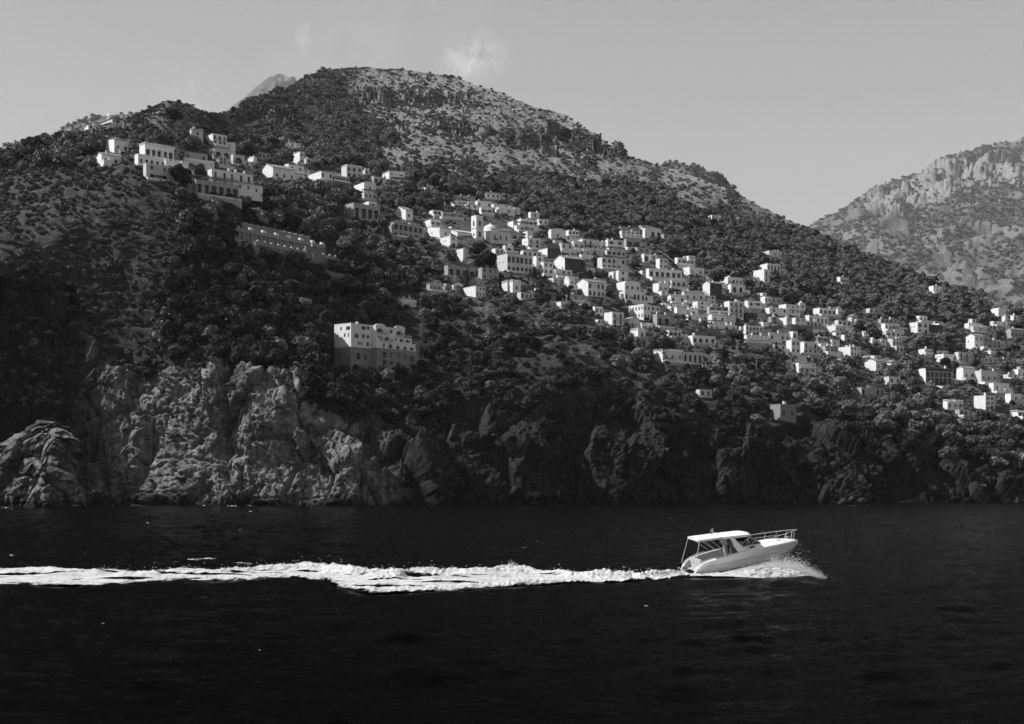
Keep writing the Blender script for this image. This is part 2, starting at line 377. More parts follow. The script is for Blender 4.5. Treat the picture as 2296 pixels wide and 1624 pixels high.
# ================================================================ the houses: survey of the village
# region, front x0 x1, top, base, width of the side wall, storeys x bays, flags, turn | label
REG = dict(A=(0,150,3.531), B=(600,350,3.531), C=(1000,400,4.588), D=(1400,450,4.588), E=(1800,600,3.28), F=(1500,600,4.588), G=(1500,620,6.497), H=(1800,720,6.497), I=(2150,720,6.497), J=(2150,920,6.497), Z=(0,0,1))
HOUSES = """
A 760 860 548 585 30 1x2 w 30|low white terraced building just below the chapel on the ridge
A 985 1110 670 790 85 1x2 w,s 34|white cubic house above the curved dry stone wall near the ridge
A 875 1045 800 890 45 1x2 w,g 34|white house under the curved dry stone wall, small annex in front
A 895 965 845 915 30 1x0 w,n 34|small round-fronted white annex leaning on the house under the stone wall
A 1250 1500 712 850 48 1x5 w,L,t 40|upper block of the stepped white hotel, big square openings, roof balustrade
A 1190 1430 795 900 30 1x5 w 40|middle block of the stepped white hotel with five small square windows
A 1430 1625 855 955 10 1x3 w,t 40|lower white wing of the stepped hotel with a roof terrace and three windows
A 1260 1675 875 1015 12 2x4 p,a 40|grey basement storey of the stepped hotel with an arched doorway
A 1825 2180 925 1085 35 2x5 w,c,b 38|two-storey white hotel with a long terrace building at its foot
A 1690 2060 1015 1150 60 1x6 m,L,k 40|dark open-fronted terrace building at the foot of the two-storey white hotel
A 1650 1750 585 650 15 1x1 p,g 30|pale gabled house half hidden by the big dark tree near the ridge
A 1835 1955 622 725 75 2x3 w,b 38|white house with balconies and a round gable window above the big arches
A 1850 1985 745 850 60 1x2 p,a,L 36|pale house front with two large round arches below the balconied house
A 1590 1790 775 850 0 1x3 m 36|rough grey ruin-like house with a round stair tower beside the big arches
A 2010 2110 800 885 5 1x1 p,a,L 36|pale wing with one wide arch, downhill from the two-arched house
A 1890 1955 815 900 8 2x2 p,b 36|small house with stacked balconies under the two-arched house
A 2185 2215 820 885 50 1x0 w,n 36|plain white cube house alone among dark trees, east of the hotel
B 15 65 320 395 15 1x1 w 34|small white house end with one dark window by a stone terrace wall
B 110 205 78 132 5 1x3 m 30|dull grey house half buried in trees above the white cube
B 235 425 205 315 112 1x3 w,g 36|long white house with a broad gable wall and three small windows
B 370 500 178 245 35 1x2 w,s 34|white low house with sloping roof, behind the broad-gabled long house
B 415 505 255 325 40 1x0 w,g,n 34|white windowless annex with dark gable roof beside the broad-gabled long house
B 465 505 72 178 58 2x1 w 34|tall white tower-like house with two windows one above the other
B 520 580 130 178 8 1x1 p 34|small pale outbuilding tucked against the tall tower-like house
B 650 750 240 355 112 2x3 w,a 38|white villa with arcaded front above the crenellated stone wall
B 745 890 275 370 4 2x5 m,L,b 40|grey terraced flats with long balconies next to the arcaded villa
B 870 1005 192 292 46 2x3 p,a,t 32|pale villa with two rows of round arches under a tall umbrella of trees
B 1025 1070 228 272 10 1x1 p 30|tiny pale hut beside the villa with two rows of arches
B 1100 1190 285 345 20 1x2 p,L 32|pale bungalow with two big dark openings below the arched villa
B 1235 1365 248 325 58 2x3 w,b,t 30|white three-bay villa with roof terrace at the edge of the upper woods
B 1020 1120 342 420 92 1x1 w,v 34|white vaulted house with one window, downhill from the grey terraced flats
B 1370 1430 355 392 42 1x2 w 28|white low house with two windows, first of three in a short row
B 1440 1515 362 392 4 1x2 w 28|plain white link house in the middle of the short row of three
B 1545 1615 358 408 42 1x1 w,g 28|white gabled house with a tall post, last of the short row of three
B 930 1155 512 650 86 1x4 m,L,b 42|long house with bright white end wall and grey shaded front
B 1060 1130 500 565 85 1x1 w 34|white house with one window just behind the long grey-fronted house
B 1020 1130 425 478 20 1x3 p,k 34|pale house with pergola terrace below the vaulted house
B 1380 1440 573 660 118 1x1 w,g 36|white house with long sloping side and one tall window
B 1275 1530 678 812 42 2x6 m,a,L 45|long arcaded building with two rows of dark arches in shade
C 235 350 610 715 86 1x2 w,h 34|white square house with dark eaves and two windows uphill of the church
C 335 465 712 832 132 1x1 w,s 36|white split-level house with blank walls between square house and church
C 455 535 806 935 112 2x1 w,a 36|white house with low arch standing against the church terrace
C 915 1140 732 835 42 1x3 m,g 30|long grey house behind the church dome
C 260 365 518 582 42 1x2 w 28|white bungalow with curved corner high above the church tower
C 370 600 535 612 8 1x4 m 28|long dull grey house next to the curved white bungalow
C 385 425 455 520 20 1x1 m 28|small grey tower hut above the curved white bungalow
C 490 735 350 425 8 2x6 m 22|long grey house with two rows of small windows, highest but one
C 855 1015 318 392 28 1x3 w,h 24|white villa with three windows, topmost house above the church
C 1030 1130 357 388 4 1x2 p,k 24|low pale pergola beside the topmost white villa
C 760 915 412 495 26 1x3 w 24|white house with arched middle window below the topmost villa
C 630 770 450 502 20 1x2 w 24|low white terrace house adjoining the grey two-row house
C 800 930 485 562 20 1x2 w,a,L 24|white house with two dark arched openings under the terrace row
C 940 1140 448 496 24 1x2 w 24|long low white house in the terrace row, behind another
C 1000 1230 490 562 42 1x3 w,t 24|white house with flat roof rail and three windows in the terrace row
C 480 600 428 478 10 1x2 m 24|small grey stone house beneath the long two-row house
C 1355 1455 538 612 26 1x1 w 28|white cube crowning the stepped cluster uphill of the church
C 1245 1430 615 692 42 1x4 w 28|white house with four small windows in the stepped cluster
C 1445 1555 618 692 18 1x2 w 26|white house at the wooded end of the stepped cluster
C 1160 1210 640 722 62 1x1 w 30|narrow white house with stairway wall at the stepped cluster's lower end
C 1200 1440 685 758 30 1x2 w,k 28|white house with a dark pergola, lowest of the stepped cluster
C 1585 1750 745 838 30 1x1 w,v 26|white barrel-vaulted house with a blank bright front
C 1780 1900 742 838 42 2x3 w,L 26|white two-storey house with strip windows beside the barrel vault
C 1325 1470 828 950 66 2x2 w,a,b 28|white villa with two arched balconies and iron railings
C 1270 1480 972 1032 10 1x4 w,a 26|low white house with four arched windows under the arched balconies
C 1545 1690 942 1050 102 1x2 d 34|dark brown fronted house with bright white side wall
C 1700 1810 968 1062 6 1x1 w,L 26|white house with one very tall dark window
C 1700 1830 890 962 32 1x2 p 28|pale house above the tall dark window house
C 1840 1960 865 962 6 1x2 p 26|plain pale house with two windows uphill of the pergola terrace house
C 1935 2120 842 965 46 2x3 w,b 26|long white house with balcony and three upper windows
C 2095 2200 870 968 4 1x2 w 26|white house joining the long balconied house to the double arches
D 385 565 618 728 32 2x2 w,a,L 24|white house with four big round arches in two rows
D 375 590 738 792 20 1x4 p,L,k 24|pergola terrace house at the foot of the four big arches
D 65 190 742 802 16 1x2 m 26|small grey house below the long balconied house
C 1095 1380 1005 1222 132 2x6 p,a,L 34|large pale palazzo with arched loggias on two floors
C 960 1060 948 1008 40 1x2 w,a 30|white house with small arched windows above the palazzo
C 1070 1165 912 1005 12 1x1 p,a,L 28|pale house with one big arched window near the palm tree
C 600 690 948 1045 76 1x0 w,n 34|blank white terrace building under the church beside the big dark tree
C 1420 1500 1032 1192 82 2x1 w 34|tall white house between the palazzo and the dark gabled house
C 1500 1610 1098 1245 26 2x2 w 28|white two-storey house stepping down from the palazzo
C 1740 1965 1055 1192 122 1x3 d,g,a 34|dark-fronted gabled house with one arched window and white end wall
C 1630 1820 1180 1278 4 2x3 w,b 30|white house with balconies below the dark gabled house
C 430 740 1138 1268 42 1x4 m,L,k,b 42|shaded villa with potted terrace roof below the church trees
C 810 1000 1162 1298 10 2x3 m 40|grey shaded house beside the potted terrace villa
C 225 390 1345 1435 8 1x4 m 36|low grey house with four small windows in the trees
C 390 480 1372 1432 4 1x1 m 36|grey lean-to attached to the low four-window house
C 740 850 1368 1492 140 2x3 w 38|white house with bright blank side and six dark shuttered windows
C 1155 1245 1318 1442 122 1x1 w,t 36|white house with roof parapet and a tall chimney stack at its side
C 1245 1380 1438 1522 10 1x3 p,b 36|pale lower wing attached to the house with tall chimney stack
C 1785 1850 1285 1372 102 1x1 w,o 34|white house with a small round dome on its roof
C 2000 2190 1318 1482 132 2x4 w,g,a 38|white gabled house with an arcade stepping downhill
C 2070 2205 1295 1388 62 1x1 w,h 30|white house with low pyramid roof behind the stepping arcade
F 265 350 945 1045 86 1x1 w,t 34|white house with rooftop balustrade and one big dark window
C 1785 1940 1462 1538 6 1x1 m 28|grey house with one dark window among conifers
D 540 740 518 602 14 2x4 w 22|white house with small scattered windows, top of the middle village
D 525 750 472 516 6 1x3 m 22|grey upper storey block behind the scattered-window house
D 800 985 505 602 26 1x3 w,v,a 22|white vaulted house with crenellated terrace near the top of the village
D 1010 1210 560 612 8 1x3 m,k 22|grey terrace building with bright sheds on its roof
D 755 885 456 500 4 1x2 m 22|dim grey house partly lost in the upper woods
D 1550 1655 345 398 76 1x3 w 22|lone white house high in the woods under the summit shoulder
D 590 755 610 722 6 1x2 m,L 24|grey open barn-like house beside the four big arches
D 715 815 706 772 6 1x1 m 24|grey stone shed below the barn-like house
D 790 855 778 872 26 1x1 w,L 26|white house on a tall base with one very large window
D 858 940 786 852 4 1x1 w 26|white low wing beside the house on a tall base
D 965 1050 832 947 42 2x2 w 30|square pale tower house rising above a long white house
D 1165 1270 820 902 32 1x2 w 26|white house joined to the corner tower, among the upper trees
D 1290 1365 800 912 24 2x1 w,b 26|white corner tower house with a balcony among the upper trees
D 1300 1465 925 1022 86 1x2 w 30|white rambling house with stepped roofs below the corner tower
D 320 590 815 952 52 2x5 p,a 26|wide pale house with arched middle storey and terrace
D 770 825 965 1008 12 1x1 w 26|tiny white cube at the end of the long five-bay house
D 845 1215 942 1058 32 1x6 w,L,b 24|long white house with five big bays and a balcony under the tower house
D 505 610 966 1086 112 2x1 w,a 34|white house with upper window over a low arch
D 575 750 1105 1198 96 1x3 w,v 32|white vaulted house with three windows above a stone wall
D 575 800 1198 1304 62 1x5 w,a 32|white row house with arched ground floor below the vaulted house
D 955 1065 1105 1222 66 1x2 w 28|white blocky house with one small square window and a ledge
D 1100 1265 1072 1152 32 1x3 p,a,L 24|pale loggia house with a big fan-shaped arch
D 1290 1410 1078 1135 8 1x2 w,G 22|small white house with a pointed gable and two dark windows
D 1530 1665 1105 1252 82 2x2 d,a,g 34|tall dark-fronted house with two blind arches and white end wall
D 1580 1700 1092 1142 42 1x1 w 26|low white building behind the dark house with blind arches
D 1730 1900 1036 1128 82 1x4 w 28|white house with a row of four windows, upper edge by the woods
D 1765 1920 1120 1235 10 1x2 w,a 28|lower white storey with an arched window under the four-window house
D 1240 1470 1202 1312 26 1x3 p,g,b 22|big pale hall-like house with three tall windows and gable roof
D 1472 1592 1245 1350 2 2x2 p 22|pale wing continuing the big hall-like house
D 1090 1245 1245 1332 36 1x3 w,g 22|white gabled house with three shuttered windows beside the hall-like house
D 1060 1290 1338 1398 16 1x3 w 22|white house with wavy parapet and three dark windows
D 1160 1275 1378 1472 12 1x0 w,n,s 22|white lean-to house with a dark roof edge and blank wall
D 1390 1490 1312 1402 56 2x1 w 26|white tower block in the middle of the village with two small windows
D 1290 1400 1385 1492 2 1x1 w 22|brilliant white house with one doorway under the tower block
D 1280 1505 1462 1532 4 1x4 w,a 22|white terrace house with a row of tiny arches above the road
D 785 865 1342 1522 166 2x2 w,l 40|big white cubic palace with ten slim windows on its long sunlit side
D 865 970 1358 1432 2 1x2 w 36|white wing peeping out behind the big cubic palace
D 935 1080 1452 1602 6 1x2 m,a,L 36|grey building carried on two broad dark arches
D 1525 1735 1365 1495 6 2x3 m,a,L,b 22|grey house with wide loggia over two glazed arches
D 1550 1715 1460 1552 46 1x2 w,g 26|white gabled house in front of the wide loggia
D 1745 1905 1308 1502 56 3x3 w,b,c 24|white house of three balconied floors with rooftop chimneys
D 1935 2060 1440 1532 2 1x4 d 22|dark low building with a strip of four windows
D 435 565 1430 1582 92 2x2 w,b 34|white block with blank top storey and two long balconies
D 275 345 1515 1578 16 1x2 w 28|small white house beside the block with long balconies
D 240 330 1368 1462 4 1x2 w 28|white house with two windows uphill of the block with long balconies
H 165 390 92 190 42 1x2 w,a 26|white house with an arched porch behind a round bush
H 440 540 25 140 72 1x2 w 28|white two-level house near the woods with slim windows
H 400 470 -25 30 86 1x0 w,v,n 28|white vaulted house standing behind the two-level house
H 545 700 42 152 4 1x2 m 26|grey shaded house against the woods, next to the two-level house
H 510 820 202 298 86 1x2 w 26|low white house with a long blank sunlit side
H 770 1000 148 302 112 2x3 w,b 30|white house with three windows below the domed gatehouse
H 990 1080 130 242 36 1x1 w,o 28|white domed gatehouse at the end of the cable
H 1305 1565 205 332 102 1x4 w,L,b 28|white villa with wide roof terrace and three large windows
H 1140 1440 322 452 46 1x5 w,a 36|long white house with five little arched windows stepping downhill
H 920 1090 362 532 52 2x2 w 28|white two-storey house with tall shuttered windows over the flower hedge
H 1095 1340 412 556 4 2x4 p,b 34|pale balconied house with eight windows, continuing the row eastward
H 780 870 358 522 126 2x1 w 36|white house with broad blank side wall behind the flower hedge
H 540 650 348 438 66 1x1 m 28|small grey and white house with an awning behind the flower hedge
H 1560 1670 482 602 192 1x2 w,t 40|white house with crenellated roof rail and big sunlit side
H 1600 1810 402 562 4 2x3 p,a 30|pale house with an arched ground floor at the edge of the dark woods
H 1560 1640 578 662 6 1x1 w,G 26|little white house with a pointed gable front
H 135 410 488 642 104 2x5 w,b,L 22|tall white stepped hotel with two upper balcony floors
H 150 490 638 772 6 2x5 w,a,b 22|lower balcony floors of the tall stepped hotel
H 510 840 598 742 16 1x4 p 24|long pale house with shallow arches beneath its terrace
H 880 960 588 722 62 1x1 w,v,a 24|white barrel-vaulted house with a tall arched window
H 580 770 788 892 52 1x2 w 24|white house with curved parapet, two windows, above the olive trees
H 860 1000 718 942 82 2x2 w 26|white two-storey house with square upper window in the olive trees
H 1060 1270 742 952 52 2x3 w,a,b 28|white house with two arcaded balconies beside the square upper window house
H 1280 1440 738 802 4 1x3 p,k 28|pale terrace house with arched pergola roof
H 1400 1590 808 932 4 2x3 m 28|grey shaded house stepping down below the pergola roof
H 1270 1430 678 746 32 1x2 m,g 28|grey house with a sloping tiled roof under the crenellated house
H 1795 1950 818 978 192 2x3 w,c 40|white house with overhanging eaves, broad sunlit side and six windows
H 860 950 1072 1182 92 1x1 w 28|white cube house with one tall window standing in the olive grove
H 975 1250 1078 1245 20 2x3 w,b 24|white house with three railed balconies standing in the olive grove
H 1970 2340 1468 1600 172 1x5 m,a,k 30|long grey-fronted hotel with a roof terrace and sunlit ribbed end
H 2010 2065 598 662 18 1x0 w,n 26|small blank white hut at the head of a white stair
H 2100 2240 212 302 66 1x2 p 24|pale ruined-looking house alone at the upper edge of the trees
H 2170 2290 962 1050 192 1x1 w 34|white flat house above the gabled one in the lower grove
H 2200 2290 1050 1202 182 1x1 w,g 36|white gabled house with a large sunlit wall in the lower grove
H 2140 2274 705 772 30 1x1 w 28|low white house at the foot of the white stair
I 5 265 382 456 12 1x4 m 22|grey upper house right behind the three-tier balcony house
I 70 300 452 572 62 1x4 w,b 22|white three-tier house with hanging balcony planting
I 85 325 572 672 10 1x3 p,a,L 22|arched ground floor terrace of the three-tier house
I 585 765 432 612 132 2x2 w,a 30|white house with an arched loggia and a bright tapering side
I 610 740 348 432 62 1x2 w,v 24|white low vaulted house over the bright tapering house
I 765 990 472 602 2 1x2 d 24|dark windowed wing attached to the tapering white house
I 860 990 425 472 46 1x2 w,k 24|white roof terrace pavilion above the dark wing
I 190 345 698 832 96 1x3 p,s 32|house with a white wedge-shaped side and a shed roof
I 250 370 808 908 4 1x2 p,a,L 30|pale double-arched annex below the wedge-shaped house
I 5 90 705 792 8 1x1 w 28|white low house behind the wedge-shaped house
I 700 815 858 948 102 1x1 w 28|white house with a curved end in the terrace gardens
I 830 1075 882 962 4 1x3 p,k 24|pale house with a dark rooftop pergola in the terrace gardens
I 1000 1230 938 1062 136 1x2 w 28|white irregular house behind a ball-shaped tree
I 1235 1420 908 1092 4 2x2 p,b 26|pale two-storey house next to the one with the ball-shaped tree
I 1450 1520 382 452 62 1x1 w 26|white rooftop cabin of the stacked house on the eastern slope
I 1400 1620 450 545 72 1x2 w 26|white middle floor of the stacked house on the eastern slope
I 1470 1680 502 585 6 1x1 p,t 26|pale base storey of the stacked house on the eastern slope
I 1790 2070 418 502 72 1x4 p 22|long pale house with four dark windows on the eastern slope
I 1975 2020 338 432 46 1x0 w,n 26|slim white tower beside the long pale eastern house
I 1870 1990 225 348 122 1x0 w,v,n 28|white vaulted house at the far edge against the distant hill
I 2110 2225 325 402 36 1x2 w 24|white bungalow furthest up at the picture's edge
I 2070 2290 548 692 86 1x4 m,g 26|grey gabled house at the picture's edge, white side wall
I 1490 1640 645 862 138 2x2 w,g 30|church-like white gabled house with a cornice and small gable window
I 1640 1760 680 858 2 2x2 m 26|grey house joined to the church-like gabled house
I 1785 1910 712 862 6 2x2 p,b 26|pale balconied house two doors from the church-like gabled house
I 1910 2005 735 788 2 1x0 w,n 26|white blank wall house beyond the pale balconied house
I 1640 1860 998 1082 42 1x3 p,k 26|house with a bright flat awning behind spiky palms
I 1860 2050 1012 1072 2 1x2 m 26|grey wing of the house behind spiky palms
I 715 1130 1160 1400 112 2x6 d,q 22|dark brown palace with white string courses and sunlit white end
I 1310 1500 1160 1352 112 1x2 w,g 28|white gabled villa with columned porch beside the dark brown palace
I 1595 1850 1200 1402 102 1x3 p 26|large plain white-sided house beside the columned porch villa
I 1790 2040 1398 1542 72 1x2 w 26|white box-like house with two tiny windows, lower east
I 1970 2065 1488 1568 66 1x1 w,a 26|white annex with a round arch at the foot of the box-like house
J 2065 2235 268 412 92 1x1 w 26|white box house with big lattice window below the round arch annex
I 2180 2290 1178 1332 102 1x2 w,c 26|white house with chimney at the picture's eastern edge
I 2025 2180 1258 1332 82 1x2 p 26|pale low house before the eastern chimney house
J 1665 1810 296 522 186 3x2 w,a,L 38|tall white apartment house with blank sunlit side and three arched balconies
J 1060 1310 388 522 72 1x3 w,t,c 26|white house with row of roof chimneys and three dark windows
J 1250 1400 520 622 6 1x2 m,k 26|pergola terrace house under the roof chimneys house
J 1815 2040 465 562 2 1x1 d 24|dark stone building with one framed window beside the tall apartment house
J 2180 2300 558 652 142 1x2 w,t 30|white house with tilted roof terrace, lowest at the eastern edge
E 255 355 38 92 42 1x1 p 22|pale house under the power lines high among trees
E 240 345 142 212 72 1x4 w,a 24|white house with four small arches behind the tall tower house
E 215 260 188 302 86 2x1 w,b 34|tall white tower house with blank side alone at the woods
E 825 893 250 306 28 1x3 w,s 24|white cottage alone high in the dense eastern woods
E 1570 1640 320 386 36 1x3 w 24|white cube cottage alone close to the eastern ridge
E 345 470 1268 1392 82 1x2 x,m 26|dark stone villa with two pale windows on the sea cliff
G 1510 1740 1115 1242 26 1x3 w,k 22|white roadside house with striped awnings beside the parked van
G 1740 1840 1132 1242 2 1x1 w,a 22|white roadside house with one arched door next to the striped awnings
G 1840 1945 1142 1246 6 1x1 w,G 22|little white gabled house at the roadside, by a parasol
G 435 620 1118 1250 128 1x2 w,a,t 34|white house with two arched windows and a parapet under the palace
G 865 1070 1208 1332 6 1x3 p 26|pale house with three square windows just below the road
G 1240 1605 1292 1432 116 1x4 w,L,a 24|white hotel wing with four deep balcony bays over small arches
F 1195 1380 1102 1168 10 1x2 w,a,L 22|low white pavilion with two large arches and a little bell top
F 540 770 1176 1300 102 1x3 w,t 32|white villa partly behind the umbrella pine trunk
F 770 985 1188 1322 2 1x4 p,a 32|pale arched wing of the villa behind the umbrella pine
B 1320 1450 1330 1372 40 1x4 m,L 30|small grey garden pavilion in the dark olive terraces
E 1215 1305 1048 1112 52 1x2 p 26|pale stepped cottage between two groves on the lower east
Z 1708 1738 951 970 5 1x2 p,b 26|small shaded house alone at the top of the dark central cliff
"""
HS = []
for ln in HOUSES.strip().splitlines():
    a, lab = ln.split('|')
    t = a.split()
    rx, ry, sc = REG[t[0]]
    k = 2296.0 / 2500.0
    x0, x1 = [(rx + float(q) / sc) * k for q in t[1:3]]
    y0, y1 = [(ry + float(q) / sc) * k for q in t[3:5]]
    wl = float(t[5]) / sc * k
    ns, nb = [int(q) for q in t[6].split('x')]
    HS.append(dict(u0=x0, u1=x1, vt=y0, vb=y1, wl=wl, ns=ns, nb=nb, fl=t[7].split(','), yaw=float(t[8]), label=lab))
for h in HS: h['Y'] = terr_y(h['u0'], h['vb'])
# special buildings keep a clearing too
CLEAR = []      # u0, u1, v top, v base, turn
for h in HS: CLEAR.append((h['u0'] - h['wl'], h['u1'], h['vt'], h['vb'], h['yaw'], h['u0']))
CHURCH = (1056.0, 1088.0, 1132.0)
CLEAR.append((1022, 1140, 492, 590, 30, 1060))
HOTEL = (745, 935, 722, 825)
CLEAR.append((743, 936, 722, 830, 35, 806))
CONVENT = (476, 755, 490, 600)
CLEAR.append((CONVENT[0] + 60, CONVENT[1], 515, 600, 52, CONVENT[0] + 60))
CLEAR.append((232, 276, 262, 288, 30, 245))
# ---- cut the house platforms into the slope
AMP = np.ones_like(YY)
OCC = np.zeros((820, 1240), bool)      # picture-plane map (2-unit cells) used only to keep trees off the houses
for (ua, ub, vt, vb, yaw, uc) in CLEAR:
    Yc = terr_y(uc, vb)
    ty = math.tan(R(yaw))
    m = (UU > ua - 2) & (UU < ub + 3) & (VV > vt - 1) & (VV < vb + 1)
    X = (UU - uc) * Yc / F
    plane = Yc + np.where(X > 0, X * ty, -X / max(ty, .2)) + 0.8
    YY = np.where(m, np.maximum(YY, np.minimum(plane, Yc + 24)), YY)
    m2 = (UU > ua - 8) & (UU < ub + 8) & (VV > vt - 6) & (VV < vb + 12)
    AMP[m2] = 0.12
    if (ua, vt) == (CONVENT[0] + 60, 515):
        for uu_ in range(int(ua), int(ub), 2): OCC[int((495 + .18 * (uu_ - 476)) / 2):int((533 + .235 * (uu_ - 527)) / 2), int(uu_ / 2)] = True
        continue
    OCC[max(0, int(vt / 2)):int((vb - 0.12 * (vb - vt)) / 2), max(0, int(ua / 2)):int(ub / 2) + 1] = True
# ================================================================ finish the terrain mesh
def blur(A, n):
    for _ in range(n):
        A = (A + np.roll(A, 1, 0) + np.roll(A, -1, 0)) / 3
        A = (A + np.roll(A, 1, 1) + np.roll(A, -1, 1)) / 3
    return A
AMP = blur(AMP, 2)
CLIFF = [(-900,640),(0,600),(150,620),(230,790),(300,830),(650,830),(700,900),(780,945),(900,935),(1000,905),(1200,960),(1290,880),(1400,855),(1450,950),(1600,985),(1700,960),(1800,930),(1900,1000),(2050,1010),(2296,1050),(3100,1050)]
GRASS = [(-900,0),(515,0),(530,300),(560,330),(640,395),(760,385),(900,390),(1000,405),(1200,418),(1400,430),(1550,470),(1700,515),(1830,548),(1900,540),(3100,540)]
def land_masks(U, V, X, Y, Z):
    n = fbm(U / 70.0, V / 50.0, U * 0 + 2.2, 4)
    n2 = fbm(U / 16.0, V / 9.0, U * 0 + 7.7, 3)
    vc = poly(CLIFF, U)
    rock = smooth(-18, 22, V - vc + 70 * n + 25 * n2)
    gb = poly(GRASS, U)
    dry = smooth(30, -35, V - gb + 80 * n) * smooth(505, 545, U)
    dark = np.maximum(smooth(0.25, 0.55, n + 0.5 * smooth(250, 100, np.hypot((U - 690), (V - 330) * 1.1))), 0)
    dry = dry * (1 - 0.75 * dark)
    hl = smooth(470, 380, U + (V - 420) * 0.2) * smooth(380, 420, V) * smooth(700, 560, V) * smooth(-.05, .25, n2 + n * .5)
    top = smooth(75, 40, np.hypot(U - 395, (V - 262) * 1.3)) * .8
    dry = np.clip(np.maximum(np.maximum(dry, hl * .10), top), 0, 1)
    ter = smooth(0.0, 0.3, fbm(U / 60., V / 40., U * 0 + 9.1, 2) + .12) * smooth(420, 520, V)
    # outcrops in the upper slopes
    oc = smooth(0.28, 0.42, fbm(X / 60., Y / 60., Z / 25. + 3, 3)) * dry * .9
    rock = np.maximum(rock, oc)
    bandc = lambda cu, cv, ru, rv, sl=0.0: np.exp(-(((U - cu) / ru) ** 2 + ((V - cv - sl * (U - cu)) / rv) ** 2) ** 2)
    band = bandc(615, 265, 55, 26) + bandc(930, 222, 130, 15, .06) + bandc(1180, 312, 120, 22, .05) + bandc(1340, 330, 70, 18, .3) + bandc(1010, 290, 40, 16)
    rock = np.maximum(rock, np.clip(band * 1.3 + n2 * .4 * (band > .1), 0, 1) * smooth(560, 480, V))
    return rock, dry, ter
X0 = (UU - CU) * YY / F; Z0 = H - (VV - HV) * YY / F
ROCK, DRY, TER = land_masks(UU, VV, X0, YY, Z0)
P0 = np.stack([X0, YY, Z0], -1)
def gnormals(Pn):
    du = np.gradient(Pn, axis=1); dv = np.gradient(Pn, axis=0)
    n = np.cross(du, dv)
    n /= np.linalg.norm(n, axis=2, keepdims=True) + 1e-9
    return n
Ps = P0.copy()
for c in range(3): Ps[..., c] = blur(P0[..., c], 3)
Ps[:3] = P0[:3]; Ps[-3:] = P0[-3:]; Ps[:, :3] = P0[:, :3]; Ps[:, -3:] = P0[:, -3:]
NN = gnormals(Ps)
NN[NN[..., 1] > 0] *= 1
def rock_disp(x, y, z):
    x = x + 1.5 * perlin(x / 14, y / 14, z / 14); z = z + 1.5 * perlin(x / 17 + 3, y / 17, z / 12)
    a = fbm(x / 34, y / 34, z / 80, 2) * 12.0                          # buttresses
    b = facets(x / 15, y / 15, z / 27, 1) * 8.0
    c = facets(x / 4.6, y / 4.6, z / 9, 2) * 2.0
    d = facets(x / 1.7, y / 1.7, z / 2.2, 3) * .9 + perlin(x / 1.1, y / 1.1, z / .9) * .5
    q = z / 6.5 + .7 * perlin(x / 45, y / 45, z / 45)
    f = q - np.floor(q)
    s = -1.0 * np.exp(-((f - .5) / .08) ** 2) * smooth(-.1, .2, perlin(x / 22, y / 22, z / 8))
    return a + b + c + d + s
def soil_disp(x, y, z):
    return fbm(x / 45, y / 45, z / 45, 3) * 4.5 + fbm(x / 9, y / 9, z / 9 + 4, 3) * 1.5
dr = rock_disp(X0, YY, Z0); ds = soil_disp(X0, YY, Z0)
zz = Z0 / 7.0 + 1.1 * fbm(X0 / 80, YY / 80, Z0 / 80, 2)
saw = (zz - np.floor(zz)); saw = np.where(saw < .8, saw / .8, (1 - saw) / .2)
dt = (saw - .5) * 2.8
D = ROCK * dr + (1 - ROCK) * (ds + dt * np.maximum(DRY * .8, TER))
D *= AMP
# calm the submerged edge, the silhouette keeps its small bumps
D *= smooth(1150, 1138, VV) 
D *= (0.35 + 0.65 * smooth(0, 12, (VV - VR[None])))
far_k = np.clip(YY / 700.0, 1, 2.2)
PT = Ps + NN * (D * (0.6 + 0.4 * far_k))[..., None]
# back of the hill
nb_ = 14
back = []
for k in range(1, nb_ + 1):
    t = k / nb_
    Yb = PT[-1, :, 1] * (1 + 0.5 * t ** 1.3)
    Zb = PT[-1, :, 2] * (1 - t ** 1.4) - 3 * t + 6 * perlin(US / 30., US * 0 + k * .8, US * 0) * (1 - t)
    Xb = PT[-1, :, 0] * (1 + 0.5 * t ** 1.3)
    back.append(np.stack([Xb, Yb, Zb], -1))
PA = np.concatenate([PT, np.stack(back, 0)], 0)
ext = lambda A: np.concatenate([A, np.repeat(A[-1:], nb_, 0)], 0)
t = NT('hillside')
c = t.coord()
rk, dy, te = t.attr('rock'), t.attr('dry'), t.attr('alb')
n1 = t.noise(c, 0.05, 6, 0.65); n2 = t.noise(c, 0.28, 6, 0.7); n3 = t.noise(t.coord((1, 1, 3.5)), 0.22, 6, 0.7, 0.4)
rockc = t.math('MULTIPLY', t.mixf(t.rng(n2, 0.35, 0.65, 0, 1), 0.15, 0.40), te)
stain = t.rng(t.noise(t.coord((1, 1, .16)), 0.45, 6, .75), .42, .62, 1.0, .38)
crk = t.n('ShaderNodeTexVoronoi', feature='DISTANCE_TO_EDGE'); crk.inputs['Scale'].default_value = .42
warp = t.n('ShaderNodeVectorMath', operation='ADD'); wn = t.n('ShaderNodeTexNoise'); wn.inputs['Scale'].default_value = .35; t.l(c, wn.inputs['Vector']); wsc = t.n('ShaderNodeVectorMath', operation='SCALE'); wsc.inputs['Scale'].default_value = 3.0; t.l(wn.outputs['Color'], wsc.inputs[0]); t.l(t.coord((1, 1, .6)), warp.inputs[0]); t.l(wsc.outputs[0], warp.inputs[1]); t.l(warp.outputs[0], crk.inputs['Vector'])
crack = t.rng(crk.outputs['Distance'], .0, .05, .35, 1.0)  # dark lines along cracks: their shade is put into the rock colour
rockc = t.math('MULTIPLY', rockc, t.math('MULTIPLY', stain, crack))
moss = t.rng(t.math('ADD', n1, t.math('MULTIPLY', n3, 0.5)), 0.78, 0.9, 0, 1)
